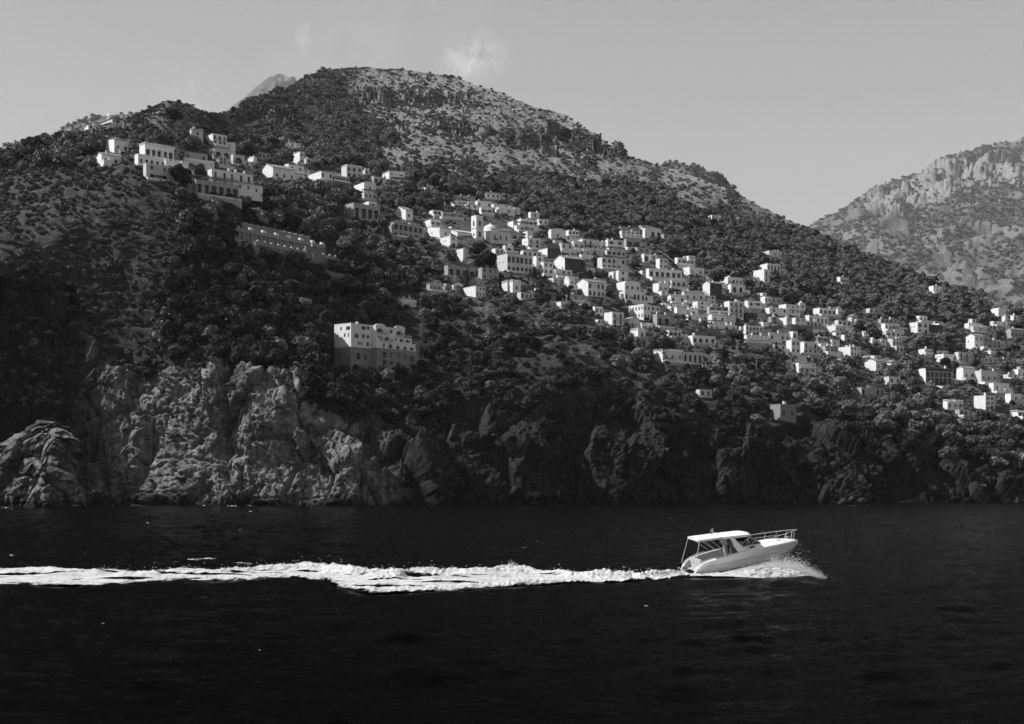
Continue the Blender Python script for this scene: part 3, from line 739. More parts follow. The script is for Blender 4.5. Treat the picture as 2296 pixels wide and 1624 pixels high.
rockc = t.mixf(t.math('MULTIPLY', moss, 0.75), rockc, 0.05)
n4 = t.noise(t.coord((1, 1, 2.2)), 0.55, 6, 0.75)
grassc = t.mixf(t.rng(t.math('ADD', t.math('MULTIPLY', n3, .5), t.math('MULTIPLY', n4, .5)), 0.40, 0.60, 0, 1), 0.12, 0.31)
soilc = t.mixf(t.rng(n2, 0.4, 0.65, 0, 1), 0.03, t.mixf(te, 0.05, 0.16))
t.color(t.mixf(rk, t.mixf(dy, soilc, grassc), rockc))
hgt = t.math('ADD', t.noise(c, 0.5, 8, 0.68), t.math('MULTIPLY', t.noise(t.coord((1, 1, 2.5)), 1.1, 6, 0.7), 0.6))
t.bump(hgt, 0.9, 1.4)
M['hill'] = t.m
# rock lightness: sunlit western cliff pale, shaded rock either side dark, painted into colour
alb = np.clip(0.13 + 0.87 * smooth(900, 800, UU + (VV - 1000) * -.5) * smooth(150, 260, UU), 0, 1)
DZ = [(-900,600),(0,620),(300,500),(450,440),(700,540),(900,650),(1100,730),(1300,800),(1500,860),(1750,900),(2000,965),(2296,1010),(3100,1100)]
dzone = smooth(-70, 70, VV - poly(DZ, UU) + 60 * fbm(UU / 60., VV / 40., UU * 0 + 21, 3))  # shadowed lower slope: its shade goes into the soil colour
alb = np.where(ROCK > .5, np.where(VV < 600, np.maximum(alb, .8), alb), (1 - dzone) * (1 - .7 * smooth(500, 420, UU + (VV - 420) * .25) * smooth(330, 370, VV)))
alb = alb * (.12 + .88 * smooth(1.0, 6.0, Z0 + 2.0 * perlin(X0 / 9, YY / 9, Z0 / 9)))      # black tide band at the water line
me = mesh_np('hillside', PA.reshape(-1, 3), grid_quads(PA.shape[0], PA.shape[1]), M['hill'])
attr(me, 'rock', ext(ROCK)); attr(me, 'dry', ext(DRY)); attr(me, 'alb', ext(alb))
tag(link('hillside', me), kind='structure')

# ---------------------------------------------------------------- farther hills
def far_sheet(name, ridge, y_r, y_b, v_b, rough, mat, u0, u1, du=3.0, nv=150, dry=1.0, rocky=None, seed=0, asym=0.0):
    us = np.arange(u0, u1, du)
    vr = poly(ridge, us) + 2.5 * perlin(us / 21., us * 0 + seed, us * 0 + .3) + 1.5 * perlin(us / 7., us * 0 + seed, us * 0)
    s = np.linspace(0, 1, nv)[:, None]
    U = np.repeat(us[None], nv, 0); V = v_b + (vr[None] - v_b) * s
    yr = poly(y_r, us)
    Y = y_b * (1 - s ** 1.1) + yr[None] * s ** 1.1
    X = (U - CU) * Y / F; Z = H - (V - HV) * Y / F
    Pn = np.stack([X, Y, Z], -1)
    n = gnormals(Pn)
    k = rough
    d = fbm(X / (5.5 * k) + seed, Y / (5.5 * k), Z / (7 * k), 4, ridged=True) * k + fbm(X / (1.3 * k), Y / (1.3 * k) + seed, Z / (1.3 * k), 4) * .42 * k
    d *= (0.15 + .85 * smooth(0, 30, V - vr[None]))
    rk = smooth(.0, .22, fbm(X / (3 * k), Y / (3 * k) + 9, Z / (2.2 * k), 4) + (rocky(U, V) if rocky else -.1))
    d += rk * (facets(X / (1.6 * k), Y / (1.6 * k), Z / (3 * k), 11 + seed) * .8 + facets(X / (.6 * k), Y / (.6 * k), Z / (1.1 * k), 12 + seed) * .3) * k
    zz = Z / (.4 * k) + fbm(X / (4 * k), Y / (4 * k), Z / (4 * k), 2)
    d += (zz - np.floor(zz) - .5) * .14 * k * (1 - rk) * smooth(0, .2, fbm(X / (6 * k), Y / (6 * k), Z / (4 * k) + seed, 2) + .05)
    Pn = Pn + n * d[..., None]
    bk = []
    for q in range(1, 9):
        tt = q / 8
        bk.append(np.stack([Pn[-1, :, 0] * (1 + .4 * tt), Pn[-1, :, 1] * (1 + .4 * tt), Pn[-1, :, 2] * (1 - tt ** 1.4) - 3 * tt], -1))
    Pa = np.concatenate([Pn, np.stack(bk)], 0)
    me = mesh_np(name, Pa.reshape(-1, 3), grid_quads(*Pa.shape[:2]), mat)
    e = lambda A: np.concatenate([A, np.repeat(A[-1:], 8, 0)], 0)
    attr(me, 'rock', e(rk)); attr(me, 'dry', e(np.full_like(X, dry) * smooth(-.15, .2, fbm(X / (4 * k), Y / (4 * k), Z / (3 * k) + 4, 3)))); attr(me, 'alb', e(np.full_like(X, 1.15)))
    tag(link(name, me), kind='structure')
    return Pn, U, V, rk
FARHILL = [(1500,640),(1700,570),(1780,530),(1810,512),(1830,500),(1850,490),(1875,480),(1900,466),(1930,440),(1960,421),(2000,405),(2040,396),(2065,388),(2090,372),(2115,358),(2125,354),(2150,347),(2180,341),(2215,328),(2250,322),(2296,314),(2500,300),(2800,280)]
def rocky_e(U, V):
    ln = np.interp(U, [1850, 1950, 2120, 2250, 2400], [500, 466, 412, 398, 380])
    return .62 * smooth(62, 18, np.abs(V - ln)) * smooth(1890, 1950, U) + .45 * smooth(50, 20, np.hypot(U - 2080, (V - 545) * 1.2)) - .34
far_e = far_sheet('eastern_mountain', FARHILL, [(1500,8600),(2000,9600),(2400,10400),(2800,10800)], 5200.0, 780, 85.0, M['hill'], 1500, 2800, seed=3, dry=.5, rocky=rocky_e)
far_s = far_sheet('summit_shoulder', [(1400,480),(1460,385),(1490,366),(1510,364),(1535,367),(1570,374),(1600,383),(1622,397),(1635,412),(1646,428),(1665,450),(1750,520),(1850,620)], [(1400,3400),(1850,3400)], 2900.0, 620, 18.0, M['hill'], 1400, 1850, du=2.0, nv=80, seed=8, dry=.3)
far_w = far_sheet('western_ridge', [(-700,440),(-300,400),(-100,360),(0,331),(40,318),(90,305),(135,292),(165,278),(190,268),(225,262),(270,258),(300,254),(330,262),(420,300),(520,340)], [(-700,5200),(520,5200)], 4000.0, 520, 34.0, M['hill'], -700, 520, du=3.0, nv=90, seed=5, dry=.6)
far_p = far_sheet('distant_peak', [(300,400),(420,310),(470,275),(500,255),(520,240),(545,222),(570,200),(590,185),(605,174),(618,167),(632,166),(648,171),(665,179),(690,185),(740,215),(900,330)], [(300,14000),(900,14000)], 12000.0, 520, 75.0, M['hill'], 300, 900, du=2.0, nv=90, seed=2, dry=.8)

# ---------------------------------------------------------------- sea stack and small rocks at the water line
def stack(name, outline, yc, nz, na, rough, squash=.85, seed=0, skew=.0):
    o = np.array(outline, float)        # v, u left, u right
    v = np.linspace(o[0, 0], o[-1, 0], nz)
    ul = np.interp(v, o[::-1, 0], o[::-1, 1]); ur = np.interp(v, o[::-1, 0], o[::-1, 2])
    a = np.linspace(0, 2 * np.pi, na)
    k = yc / F
    cx = ((ul + ur) / 2 - CU) * k; rx = (ur - ul) / 2 * k
    X = cx[:, None] + rx[:, None] * np.cos(a)[None]; Y = yc + squash * rx[:, None] * np.sin(a)[None] - skew * rx[:, None] * np.cos(a)[None]
    Z = np.repeat((H - (v - HV) * k)[:, None], na, 1)
    Pn = np.stack([X, Y, Z], -1)
    ctr = np.stack([np.repeat(cx[:, None], na, 1), np.full_like(X, yc), Z], -1)
    n = (Pn - ctr); n /= np.linalg.norm(n, axis=2, keepdims=True) + 1e-6
    s = rough
    d = facets(X / (6 * s), Y / (6 * s), Z / (8 * s), 4 + seed) * 3.6 * s + facets(X / (2.4 * s), Y / (2.4 * s), Z / (2.4 * s), 5 + seed) * 1.3 * s + facets(X / s, Y / s, Z / (.8 * s), 6 + seed) * .45 * s
    Pn = Pn + n * d[..., None]
    Pn[..., 2] += fbm(X / (2 * s), Y / (2 * s), Z * 0 + seed, 3) * .8 * s
    Pn[:, -1] = Pn[:, 0]
    Pn[-1] = Pn[-1].mean(0)
    me = mesh_np(name, Pn.reshape(-1, 3), grid_quads(nz, na), M['hill'])
    attr(me, 'rock', np.ones(nz * na)); attr(me, 'dry', np.zeros(nz * na)); attr(me, 'alb', (.9 * (.12 + .88 * smooth(1.0, 5.0, Z + 1.5 * perlin(X / 6, Y / 6, Z / 6)))).ravel())
    return link(name, me)
o = stack('sea_stack', [(1156,-75,236),(1128,-68,230),(1105,-62,222),(1085,-50,196),(1045,-35,186),(1010,-20,180),(992,0,174),(975,30,160),(962,52,146),(950,82,122),(944,98,110)], 478.0, 170, 300, 1.6, seed=4, skew=.75)
tag(o, 'pale craggy sea stack standing off the foot of the western cliff', 'sea rock')
for i, (u, v, wu, hv_, lab) in enumerate(((1893,1131,14,14,'low rounded boulder, first of the rocks in the mouth of the sea cave'), (1910,1131,9,17,'upright pale boulder between two others by the sea cave'), (1934,1131,16,15,'broad flat boulder at the mouth of the sea cave'))):
    yy = 545.0
    o = stack('shore_boulder', [(v + 12, u - wu, u + wu), (v - hv_ * .4, u - wu * .9, u + wu * .9), (v - hv_ * .85, u - wu * .55, u + wu * .5), (v - hv_, u - wu * .15, u + wu * .1)], yy, 24, 40, .28, seed=i)
    tag(o, lab, 'boulder', 'boulders at the sea cave')
# ================================================================ sea
_wr = np.random.default_rng(31)
_WV = []
for lam in np.geomspace(.5, 8, 46):
    th = R(-68) + _wr.normal(0, .5)             # running mostly towards the camera
    k = 2 * math.pi / lam
    _WV.append((k * math.cos(th), k * math.sin(th), 0.0082 * lam ** .8 * _wr.uniform(.6, 1.3), _wr.uniform(0, 6.28)))
def wave(x, y):
    g = .75 + .5 * perlin(x / 33, y / 33, x * 0 + 1.3)
    xx = x + .5 * perlin(x / 5, y / 5, x * 0 + 3.3); yy = y + .5 * perlin(x / 5 + 9, y / 5, x * 0 + 6)
    h = 0
    for kx, ky, am, ph in _WV: h = h + am * np.sin(kx * xx + ky * yy + ph)
    h = h * g
    return h + .25 * np.maximum(h, 0) ** 2 * 2
ys = [14.0]
while ys[-1] < 720: ys.append(ys[-1] * 1.0062)
ys = np.array(ys)
us = np.concatenate([np.arange(-1600, -100, 20.0), np.arange(-100, 2400, 2.2), np.arange(2400, 3900, 20.0)])
YS = np.repeat(ys[:, None], len(us), 1); XS = (us[None] - CU) * YS / F
def wake_lift(x, y):
    return 0.0
NEAR = [(-1600,1306),(0,1306),(100,1310),(250,1312),(350,1303),(500,1298),(650,1295),(750,1300),(800,1318),(880,1330),(950,1325),(1050,1322),(1100,1315),(1200,1310),(1300,1305),(1400,1302),(1530,1292),(1700,1293),(1780,1302),(1860,1308),(1950,1303),(3900,1300)]
def sea_z(x, y):
    """the sea surface: chop, flatter under the hull, a swell crest in front of the wake"""
    z = wave(x, y) * (1 - .75 * np.exp(-((x - 18) / 8) ** 4 - ((y - 108) / 6) ** 2))
    yr = (H - .42) * F / (poly(NEAR, CU + x * F / 97.0) - HV)
    inr = np.exp(-((y - yr) / 10) ** 4)
    return z * (1 - .4 * inr) + .34 * np.exp(-((y - yr + 1.0) / 2.6) ** 2) - .05 * np.exp(-((y - yr - 9) / 6.0) ** 2)
ZS = sea_z(XS, YS)
t = NT('sea')
c = t.coord()
b1 = t.noise(t.coord((1, 1.6, 1)), 1.4, 6, 0.65); b2 = t.noise(t.coord((.6, 1.4, 1)), 5.0, 4, 0.6)
t.color(t.rng(t.noise(c, 0.02, 3, .5), .3, .7, 0.0010, 0.0016))
t.bump(t.math('ADD', b1, t.math('MULTIPLY', b2, .35)), 0.7, .2)
t.b.inputs['Roughness'].default_value = 0.12
t.b.inputs['Specular IOR Level'].default_value = 0.012
t.b.inputs['IOR'].default_value = 1.2
M['sea'] = t.m
me = mesh_np('sea', np.stack([XS, YS, ZS], -1).reshape(-1, 3), grid_quads(len(ys), len(us)), M['sea'])
tag(link('sea', me), kind='structure')
# the open water around it, a little lower so the two sheets never share a plane
bm = bmesh.new()
for (xa, xb, ya, yb) in ((-11900, 11900, -900, 20900),):
    vs_ = [bm.verts.new((x, y, -1.2)) for x, y in ((xa, ya), (xb, ya), (xb, yb), (xa, yb))]
    bm.faces.new(vs_)
me = bpy.data.meshes.new('open_sea'); bm.to_mesh(me); bm.free(); me.materials.append(M['sea'])
tag(link('open_sea', me), kind='structure')
# ================================================================ vegetation
def cards(centres, outward, size, r, aspect=.8, tilt=.65):
    """one small leaf-spray quad per centre, facing roughly outwards"""
    n = len(centres)
    nrm = outward + r.normal(0, tilt, (n, 3)); nrm /= np.linalg.norm(nrm, axis=1, keepdims=True) + 1e-9
    up = r.normal(0, 1, (n, 3)); a = np.cross(nrm, up); a /= np.linalg.norm(a, axis=1, keepdims=True) + 1e-9
    b = np.cross(nrm, a)
    s = (size * r.uniform(.65, 1.3, n))[:, None] * .5
    a = a * s; b = b * s * aspect
    fold = nrm * s * .35
    V = np.stack([centres - a - b, centres + a - b * .6 + fold, centres + a + b, centres - a * .6 + b + fold], 1).reshape(-1, 3)
    return V, np.arange(4 * n).reshape(n, 4)
def crown_pts(r, lumps, n, flat=1.0):
    """points on the surface of a cluster of lumps; returns centres and outward directions"""
    C = []; O = []
    per = np.array([l[3] ** 2 for l in lumps]); per = (per / per.sum() * n).astype(int) + 1
    for (x, y, z, rad), k in zip(lumps, per):
        d = r.normal(0, 1, (k, 3)); d /= np.linalg.norm(d, axis=1, keepdims=True)
        d[:, 2] = np.where(d[:, 2] < -.35, -d[:, 2], d[:, 2])
        q = rad * r.uniform(.72, 1.08, (k, 1))
        C.append(np.array([x, y, z]) + d * q * np.array([1, 1, flat])); O.append(d)
    return np.concatenate(C), np.concatenate(O)
def crown_mesh(name, lumps, n, size, seed, mat, flat=1.0, tilt=.6):
    r = np.random.default_rng(seed)
    c, o_ = crown_pts(r, lumps, n, flat)
    V, Q = cards(c, o_, size, r, tilt=tilt)
    return mesh_np(name, V, Q, mat, smooth_shade=False)
def lumps_round(seed, k, R0, h, spread=.62, zs=.55):
    r = np.random.default_rng(seed); L = [(0, 0, h, R0 * .62)]
    for i in range(k):
        a = 2 * np.pi * (i + r.uniform(-.3, .3)) / k
        d = R0 * spread * r.uniform(.75, 1.1)
        L.append((d * math.cos(a), d * math.sin(a), h + R0 * zs * r.uniform(-.75, .75), R0 * r.uniform(.32, .5)))
    L.append((r.uniform(-.2, .2) * R0, r.uniform(-.2, .2) * R0, h + R0 * zs * .8, R0 * .42))
    return L
# unit trees: crown radius about 1
PROTO = {}
for i in range(6):
    PROTO['tree', i] = crown_mesh('crown', lumps_round(20 + i, 5 + i % 3, 1.0, 1.15, .66, .5), 320, .34, 40 + i, M['leaf'], tilt=.4)
for i in range(4):
    PROTO['pale', i] = crown_mesh('bush', lumps_round(60 + i, 4, 1.0, .45, .6, .3), 90, .5, 70 + i, M['far'], .8)
    PROTO['dark', i] = crown_mesh('crown', lumps_round(80 + i, 5 + i % 3, 1.0, 1.15, .66, .5), 320, .34, 90 + i, M['shade_ilex'], tilt=.4)
    PROTO['bush', i] = crown_mesh('bush', lumps_round(60 + i, 4, 1.0, .45, .6, .3), 90, .5, 70 + i, M['scrub'], .8)
def trunk_mesh(name, h, r0, limbs, seed, mat):
    """tapered trunk with limbs reaching into the crown"""
    r = np.random.default_rng(seed)
    bm = bmesh.new()
    def tube(p0, p1, ra, rb, n=6):
        ax = (p1 - p0); l = ax.length
        q = ax.to_track_quat('Z', 'Y').to_matrix()
        ra_ = [bm.verts.new(p0 + q @ Vector((math.cos(2*math.pi*k/n) * ra, math.sin(2*math.pi*k/n) * ra, 0))) for k in range(n)]
        rb_ = [bm.verts.new(p1 + q @ Vector((math.cos(2*math.pi*k/n) * rb, math.sin(2*math.pi*k/n) * rb, 0))) for k in range(n)]
        for k in range(n): bm.faces.new((ra_[k], ra_[(k+1) % n], rb_[(k+1) % n], rb_[k]))
    top = Vector((r.uniform(-.08, .08) * h, r.uniform(-.08, .08) * h, h))
    mid = top * .5 + Vector((r.uniform(-.05, .05) * h, 0, 0))
    tube(Vector((0, 0, -.6 * h)), mid, r0, r0 * .75); tube(mid, top, r0 * .75, r0 * .5)
    for (x, y, z) in limbs: tube(top - Vector((0, 0, .1 * h)), Vector((x, y, z)), r0 * .42, r0 * .14, 5)
    me = bpy.data.meshes.new(name); bm.to_mesh(me); bm.free(); me.materials.append(mat)
    return me
# detailed crowns for the trees one can tell apart (size in metres, radius 3)
BIG = []
for i in range(6):
    L = lumps_round(100 + i, 8 + i % 3, 3.0, 3.6, .62, .5)
    cm = crown_mesh('crown', L, 900, .62, 120 + i, M['leaf'], tilt=.42)
    tm = trunk_mesh('trunk', 2.4, .24, [(l[0] * .8, l[1] * .8, l[2]) for l in L[1:6]], 140 + i, M['bark'])
    dm = cm.copy(); dm.materials.clear(); dm.materials.append(M['shade_ilex'])
    BIG.append((cm, tm, dm))
# ---- scatter over the slope
Pv = PT
A_ = np.linalg.norm(np.cross(np.gradient(Pv, axis=1), np.gradient(Pv, axis=0)), axis=2)
Uv = CU + F * Pv[..., 0] / Pv[..., 1]; Vv = HV - F * (Pv[..., 2] - H) / Pv[..., 1]
nz = fbm(Uv / 34., Vv / 22., Uv * 0 + 4.4, 4)
nb2 = fbm(Uv / 120., Vv / 70., Uv * 0 + 14.4, 3)
forest = (1 - ROCK) * (1 - DRY)
head = np.maximum(smooth(470, 400, Uv + (Vv - 420) * .25) * smooth(340, 400, Vv), smooth(530, 490, Uv) * smooth(330, 300, Vv))        # the western headland: low scrub
wood = forest * (1 - head)
town = smooth(430, 480, Vv) * smooth(760, 900, Uv) * smooth(1000, 880, Vv)
dark_p = np.clip(smooth(.2, .4, nb2 + .45 * smooth(210, 80, np.hypot(Uv - 690, (Vv - 330) * 1.1))), 0, 1)
dens_tree = (1 - .9 * smooth(.3, .6, ROCK)) * wood * (.062 + .05 * smooth(800, 1000, Pv[..., 1]) - .03 * town * smooth(1000, 850, Pv[..., 1])) * (.5 + .9 * smooth(-.4, .05, nz)) + DRY * (1 - ROCK) * .0035 * dark_p + DRY * .0004
dens_bush = head * forest * .15 * smooth(-.45, .05, nz) + DRY * (.011 + .026 * smooth(.1, .35, nz) + .05 * dark_p) + ROCK * (.03 + .10 * smooth(960, 860, Vv)) * smooth(-.05, .2, nz) + wood * .02
dens_bush = dens_bush * (1 - .75 * ROCK * smooth(940, 1020, Uv) * smooth(880, 930, Vv))
ok = (Vv > 100) & (Vv < 1118) & (Uv > -260) & (Uv < 2560) & (Pv[..., 2] > 2.5)
def scatter(dens, seed):
    r = np.random.default_rng(seed)
    p = np.clip(dens * A_, 0, 1) * ok
    m = r.random(p.shape) < p
    ii = np.nonzero(m)
    return ii, r
occ_u = OCC.shape[1]
def blocked(u, v, rad, hh):
    """does a plant of this size stand in front of a house front?"""
    out = np.zeros(len(u), bool)
    for fu in (-.6, 0, .6):
        for fv in (.15, .55, .9):
            a = np.clip(((v - hh * fv) / 2).astype(int), 0, OCC.shape[0] - 1); b = np.clip(((u + rad * fu) / 2).astype(int), 0, occ_u - 1)
            out |= OCC[a, b]
    return out
ii, r = scatter(dens_tree, 3)
tp = Pv[ii]; tu = Uv[ii]; tv = Vv[ii]
trad = (1.5 + 3.4 * r.random(len(tp)) ** 1.6) * np.where(DRY[ii] > .5, .7, 1) * (1 - .25 * town[ii])
trad *= np.clip(tp[:, 1] / 800, .95, 1.2) * (1 - .42 * smooth(350, 310, tv) * smooth(600, 540, tu)) * (1 - .32 * smooth(780, 950, tp[:, 1]))
px = trad * F / tp[:, 1]
keep = ~blocked(tu, tv, px, px * 2.1)
tp, tu, tv, trad, px = tp[keep], tu[keep], tv[keep], trad[keep], px[keep]
ii, r = scatter(dens_bush, 4)
bp = Pv[ii]; bu = Uv[ii]; bv = Vv[ii]
brad = r.uniform(.7, 1.9, len(bp)) * np.clip(bp[:, 1] / 800, .85, 1.3)
kb = ~blocked(bu, bv, brad * F / bp[:, 1], brad * F / bp[:, 1] * 1.1)
bdry = (DRY[ii] > .45)[kb] & (rng.random(kb.sum()) < .88)
bp, brad = bp[kb], brad[kb]
tdark = rng.random(len(tp)) < .17 + .75 * smooth(-80, 90, tv - poly(DZ, tu))  # mostly dark leaves on the lower slope, painting in its shadow
print('trees', len(tp), 'bushes', len(bp))
# far hills get bushes too
fp = []; fr = []
for (Pn, U_, V_, rk_), dn in ((far_e, .0013), (far_s, .007), (far_w, .0022)):
    a = np.linalg.norm(np.cross(np.gradient(Pn, axis=1), np.gradient(Pn, axis=0)), axis=2)
    q = fbm(U_ / 40., V_ / 25., U_ * 0 + 1.5, 4)
    m = (rng.random(a.shape) < np.clip(a * dn * smooth(-.2, .1, q) * (1 - .88 * rk_), 0, .9)) & (U_ > -100) & (U_ < 2400)
    fp.append(Pn[m]); fr.append(rng.uniform(2.5, 5.0, m.sum()) * (3.0 if dn < .002 else 1.9 if dn < .005 else 1.1))
fp = np.concatenate(fp); fr = np.concatenate(fr)
print('far', len(fp))
# ---- the nearest trees are things of their own
score = px + rng.uniform(0, 3, len(px)) - 100 * ((tv > 1110) | (tu < 0) | (tu > 2296) | (tv - px * 2 < 0))
score = score - 60 * (tu < 430)
order = np.argsort(-score)
sel = []
gridd = {}
for j in order:
    key = (int(tu[j] // 16), int(tv[j] // 14))
    if any((key[0] + a, key[1] + b) in gridd for a in (-1, 0, 1) for b in (-1, 0, 1)): continue
    gridd[key] = 1; sel.append(j)
    if len(sel) == 290: break
selm = np.zeros(len(tp), bool); selm[sel] = True
ZONES = [(lambda u, v: u < 740 and v < 640, 'bushy dark tree on the shaded bank above the long convent-like building'),
 (lambda u, v: u < 760 and v < 830, 'dark crowned tree on the shaded slope between headland and cliff hotel'),
 (lambda u, v: u < 960 and v < 720, 'round tree in the grove above the arched cliff hotel'),
 (lambda u, v: u < 760, 'small tree clinging to the sunlit western cliff'),
 (lambda u, v: u < 960, 'dark tree on the slope just below the arched cliff hotel'),
 (lambda u, v: u < 1250 and v < 780, 'olive tree on the slope below the church'),
 (lambda u, v: u < 1250, 'clumpy tree above the dark central sea cliff'),
 (lambda u, v: u < 1500 and v < 800, 'olive tree on the terraces under the big pale palazzo'),
 (lambda u, v: u < 1500, 'rounded tree at the upper edge of the dark bay cliffs'),
 (lambda u, v: u < 1760 and v < 820, 'tree among the houses below the umbrella pine'),
 (lambda u, v: u < 1760, 'pale tipped olive in the wood under the roadside hotel'),
 (lambda u, v: u < 2020 and v < 880, 'olive tree around the three-balcony house'),
 (lambda u, v: u < 2020, 'olive tree in the grove above the stone villa on the cliff'),
 (lambda u, v: v < 900, 'tree in the gardens around the dark brown palace'),
 (lambda u, v: True, 'low tree on the terraces at the eastern cliff edge')]
for q, j in enumerate(sel):
    e = empty('tree', tp[j] + np.array([0, 0, -.3]), rng.uniform(0, 6.28))
    s = trad[j] / 3.0 * 1.06
    e.scale = (s, s, s * rng.uniform(.85, 1.1))
    cm, tm, dm = BIG[q % 6]
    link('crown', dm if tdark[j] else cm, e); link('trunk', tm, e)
    lab = next(l for f, l in ZONES if f(tu[j], tv[j]))
    tag(e, lab, 'tree', 'trees: ' + lab)
# ---- the rest: one wood, one scrub
def instancer(name, pts, rad, keys, sink, seed, kind='stuff'):
    r = np.random.default_rng(seed); n = len(pts)
    me = bpy.data.meshes.new(name)
    me.vertices.add(n); me.vertices.foreach_set('co', (pts - np.array([0, 0, 1.0]) * (rad * sink)[:, None]).astype(np.float32).ravel())
    attr(me, 'size', rad); attr(me, 'turn', r.uniform(0, 6.28, n)); attr(me, 'tall', r.uniform(.8, 1.2, n))
    a = me.attributes.new('pick', 'INT', 'POINT'); a.data.foreach_set('value', r.integers(0, len(keys), n).astype(np.int32))
    pc = bpy.data.collections.new(name + '_kinds')
    for i, k in enumerate(keys):
        po = bpy.data.objects.new('%s_kind_%02d' % (name, i), PROTO[k]); pc.objects.link(po)
    o = link(name, me)
    ng = bpy.data.node_groups.new(name, 'GeometryNodeTree')
    ng.interface.new_socket('Geometry', in_out='INPUT', socket_type='NodeSocketGeometry')
    ng.interface.new_socket('Geometry', in_out='OUTPUT', socket_type='NodeSocketGeometry')
    N = ng.nodes.new; L = ng.links.new
    gi = N('NodeGroupInput'); go = N('NodeGroupOutput')
    ip = N('GeometryNodeInstanceOnPoints'); ci = N('GeometryNodeCollectionInfo')
    ci.inputs['Collection'].default_value = pc; ci.inputs['Separate Children'].default_value = True; ci.inputs['Reset Children'].default_value = True
    def na(nm, typ='FLOAT'):
        k = N('GeometryNodeInputNamedAttribute'); k.data_type = typ; k.inputs['Name'].default_value = nm; return k.outputs['Attribute']
    cr = N('ShaderNodeCombineXYZ'); cs = N('ShaderNodeCombineXYZ'); mu = N('ShaderNodeMath'); mu.operation = 'MULTIPLY'
    L(na('turn'), cr.inputs[2]); sz = na('size'); L(sz, cs.inputs[0]); L(sz, cs.inputs[1]); L(sz, mu.inputs[0]); L(na('tall'), mu.inputs[1]); L(mu.outputs[0], cs.inputs[2])
    L(gi.outputs[0], ip.inputs['Points']); L(ci.outputs[0], ip.inputs['Instance'])
    ip.inputs['Pick Instance'].default_value = True
    L(na('pick', 'INT'), ip.inputs['Instance Index'])
    L(cr.outputs[0], ip.inputs['Rotation']); L(cs.outputs[0], ip.inputs['Scale'])
    L(ip.outputs[0], go.inputs[0])
    md = o.modifiers.new('scatter', 'NODES'); md.node_group = ng
    tag(o, kind=kind)
    return o
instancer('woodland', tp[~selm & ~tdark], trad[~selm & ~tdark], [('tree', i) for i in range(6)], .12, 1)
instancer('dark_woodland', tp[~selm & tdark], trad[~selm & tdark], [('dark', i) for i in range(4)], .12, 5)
instancer('scrub', bp[~bdry], brad[~bdry], [('bush', i) for i in range(4)], .1, 2)
instancer('pale_scrub', bp[bdry], brad[bdry] * .9, [('pale', i) for i in range(4)], .1, 6)
instancer('far_scrub', fp, fr, [('pale', i) for i in range(4)], .1, 3)
# ================================================================ buildings
def add_box(bm, x0, x1, y0, y1, z0, z1, mat=0, bottom=True):
    v = [bm.verts.new(c) for c in ((x0,y0,z0),(x1,y0,z0),(x1,y1,z0),(x0,y1,z0),(x0,y0,z1),(x1,y0,z1),(x1,y1,z1),(x0,y1,z1))]
    for f in ((0,1,5,4),(1,2,6,5),(2,3,7,6),(3,0,4,7),(4,5,6,7),(3,2,1,0)):
        bm.faces.new([v[i] for i in f]).material_index = mat
def face(bm, pts, mat=0):
    f = bm.faces.new([bm.verts.new(p) for p in pts]); f.material_index = mat
    return f
def bm_obj(name, bm, mats, parent=None, loc=None, smooth_=False):
    me = bpy.data.meshes.new(name)
    bmesh.ops.recalc_face_normals(bm, faces=bm.faces)
    bm.to_mesh(me); bm.free()
    for m in (mats if isinstance(mats, (list, tuple)) else [mats]): me.materials.append(m)
    if smooth_:
        for p in me.polygons: p.use_smooth = True
    return link(name, me, parent, loc)
def arc_pts(x0, x1, zs, n=8):
    c = (x0 + x1) / 2; r = (x1 - x0) / 2
    return [(c - r * math.cos(math.pi * i / n), zs + r * math.sin(math.pi * i / n)) for i in range(n + 1)]
def facade(bm, O, ex, inw, W, z0, z1, ops):
    """a wall with real openings; ops: (x0, x1, za, zb, arched, depth)"""
    ez = Vector((0, 0, 1))
    xs = sorted({0.0, W} | {o[0] for o in ops} | {o[1] for o in ops}); zs = sorted({z0, z1} | {o[2] for o in ops} | {o[3] for o in ops})
    pt = lambda x, z, d=0.0: O + ex * x + ez * z + inw * d
    for i in range(len(xs) - 1):
        for j in range(len(zs) - 1):
            cx = (xs[i] + xs[i+1]) / 2; cz = (zs[j] + zs[j+1]) / 2
            if any(o[0] < cx < o[1] and o[2] < cz < o[3] for o in ops): continue
            face(bm, [pt(xs[i], zs[j]), pt(xs[i+1], zs[j]), pt(xs[i+1], zs[j+1]), pt(xs[i], zs[j+1])])
    for (x0, x1, za, zb, ar, d) in ops:
        if ar:
            s = max(za + .1, zb - (x1 - x0) / 2); k = (zb - s) / ((x1 - x0) / 2)
            A = [(x, s + (z - s) * k) for x, z in arc_pts(x0, x1, s)]
            m = len(A) // 2
            for i in range(m): face(bm, [pt(x0, zb), pt(*A[i]), pt(*A[i+1])])
            for i in range(m, len(A) - 1): face(bm, [pt(x1, zb), pt(*A[i]), pt(*A[i+1])])
            ring = [(x0, za)] + A + [(x1, za)]
        else: ring = [(x0, za), (x0, zb), (x1, zb), (x1, za)]
        for i in range(len(ring)):
            a, b = ring[i], ring[(i + 1) % len(ring)]
            face(bm, [pt(*a), pt(*b), pt(b[0], b[1], d), pt(a[0], a[1], d)])
WCACHE = {}
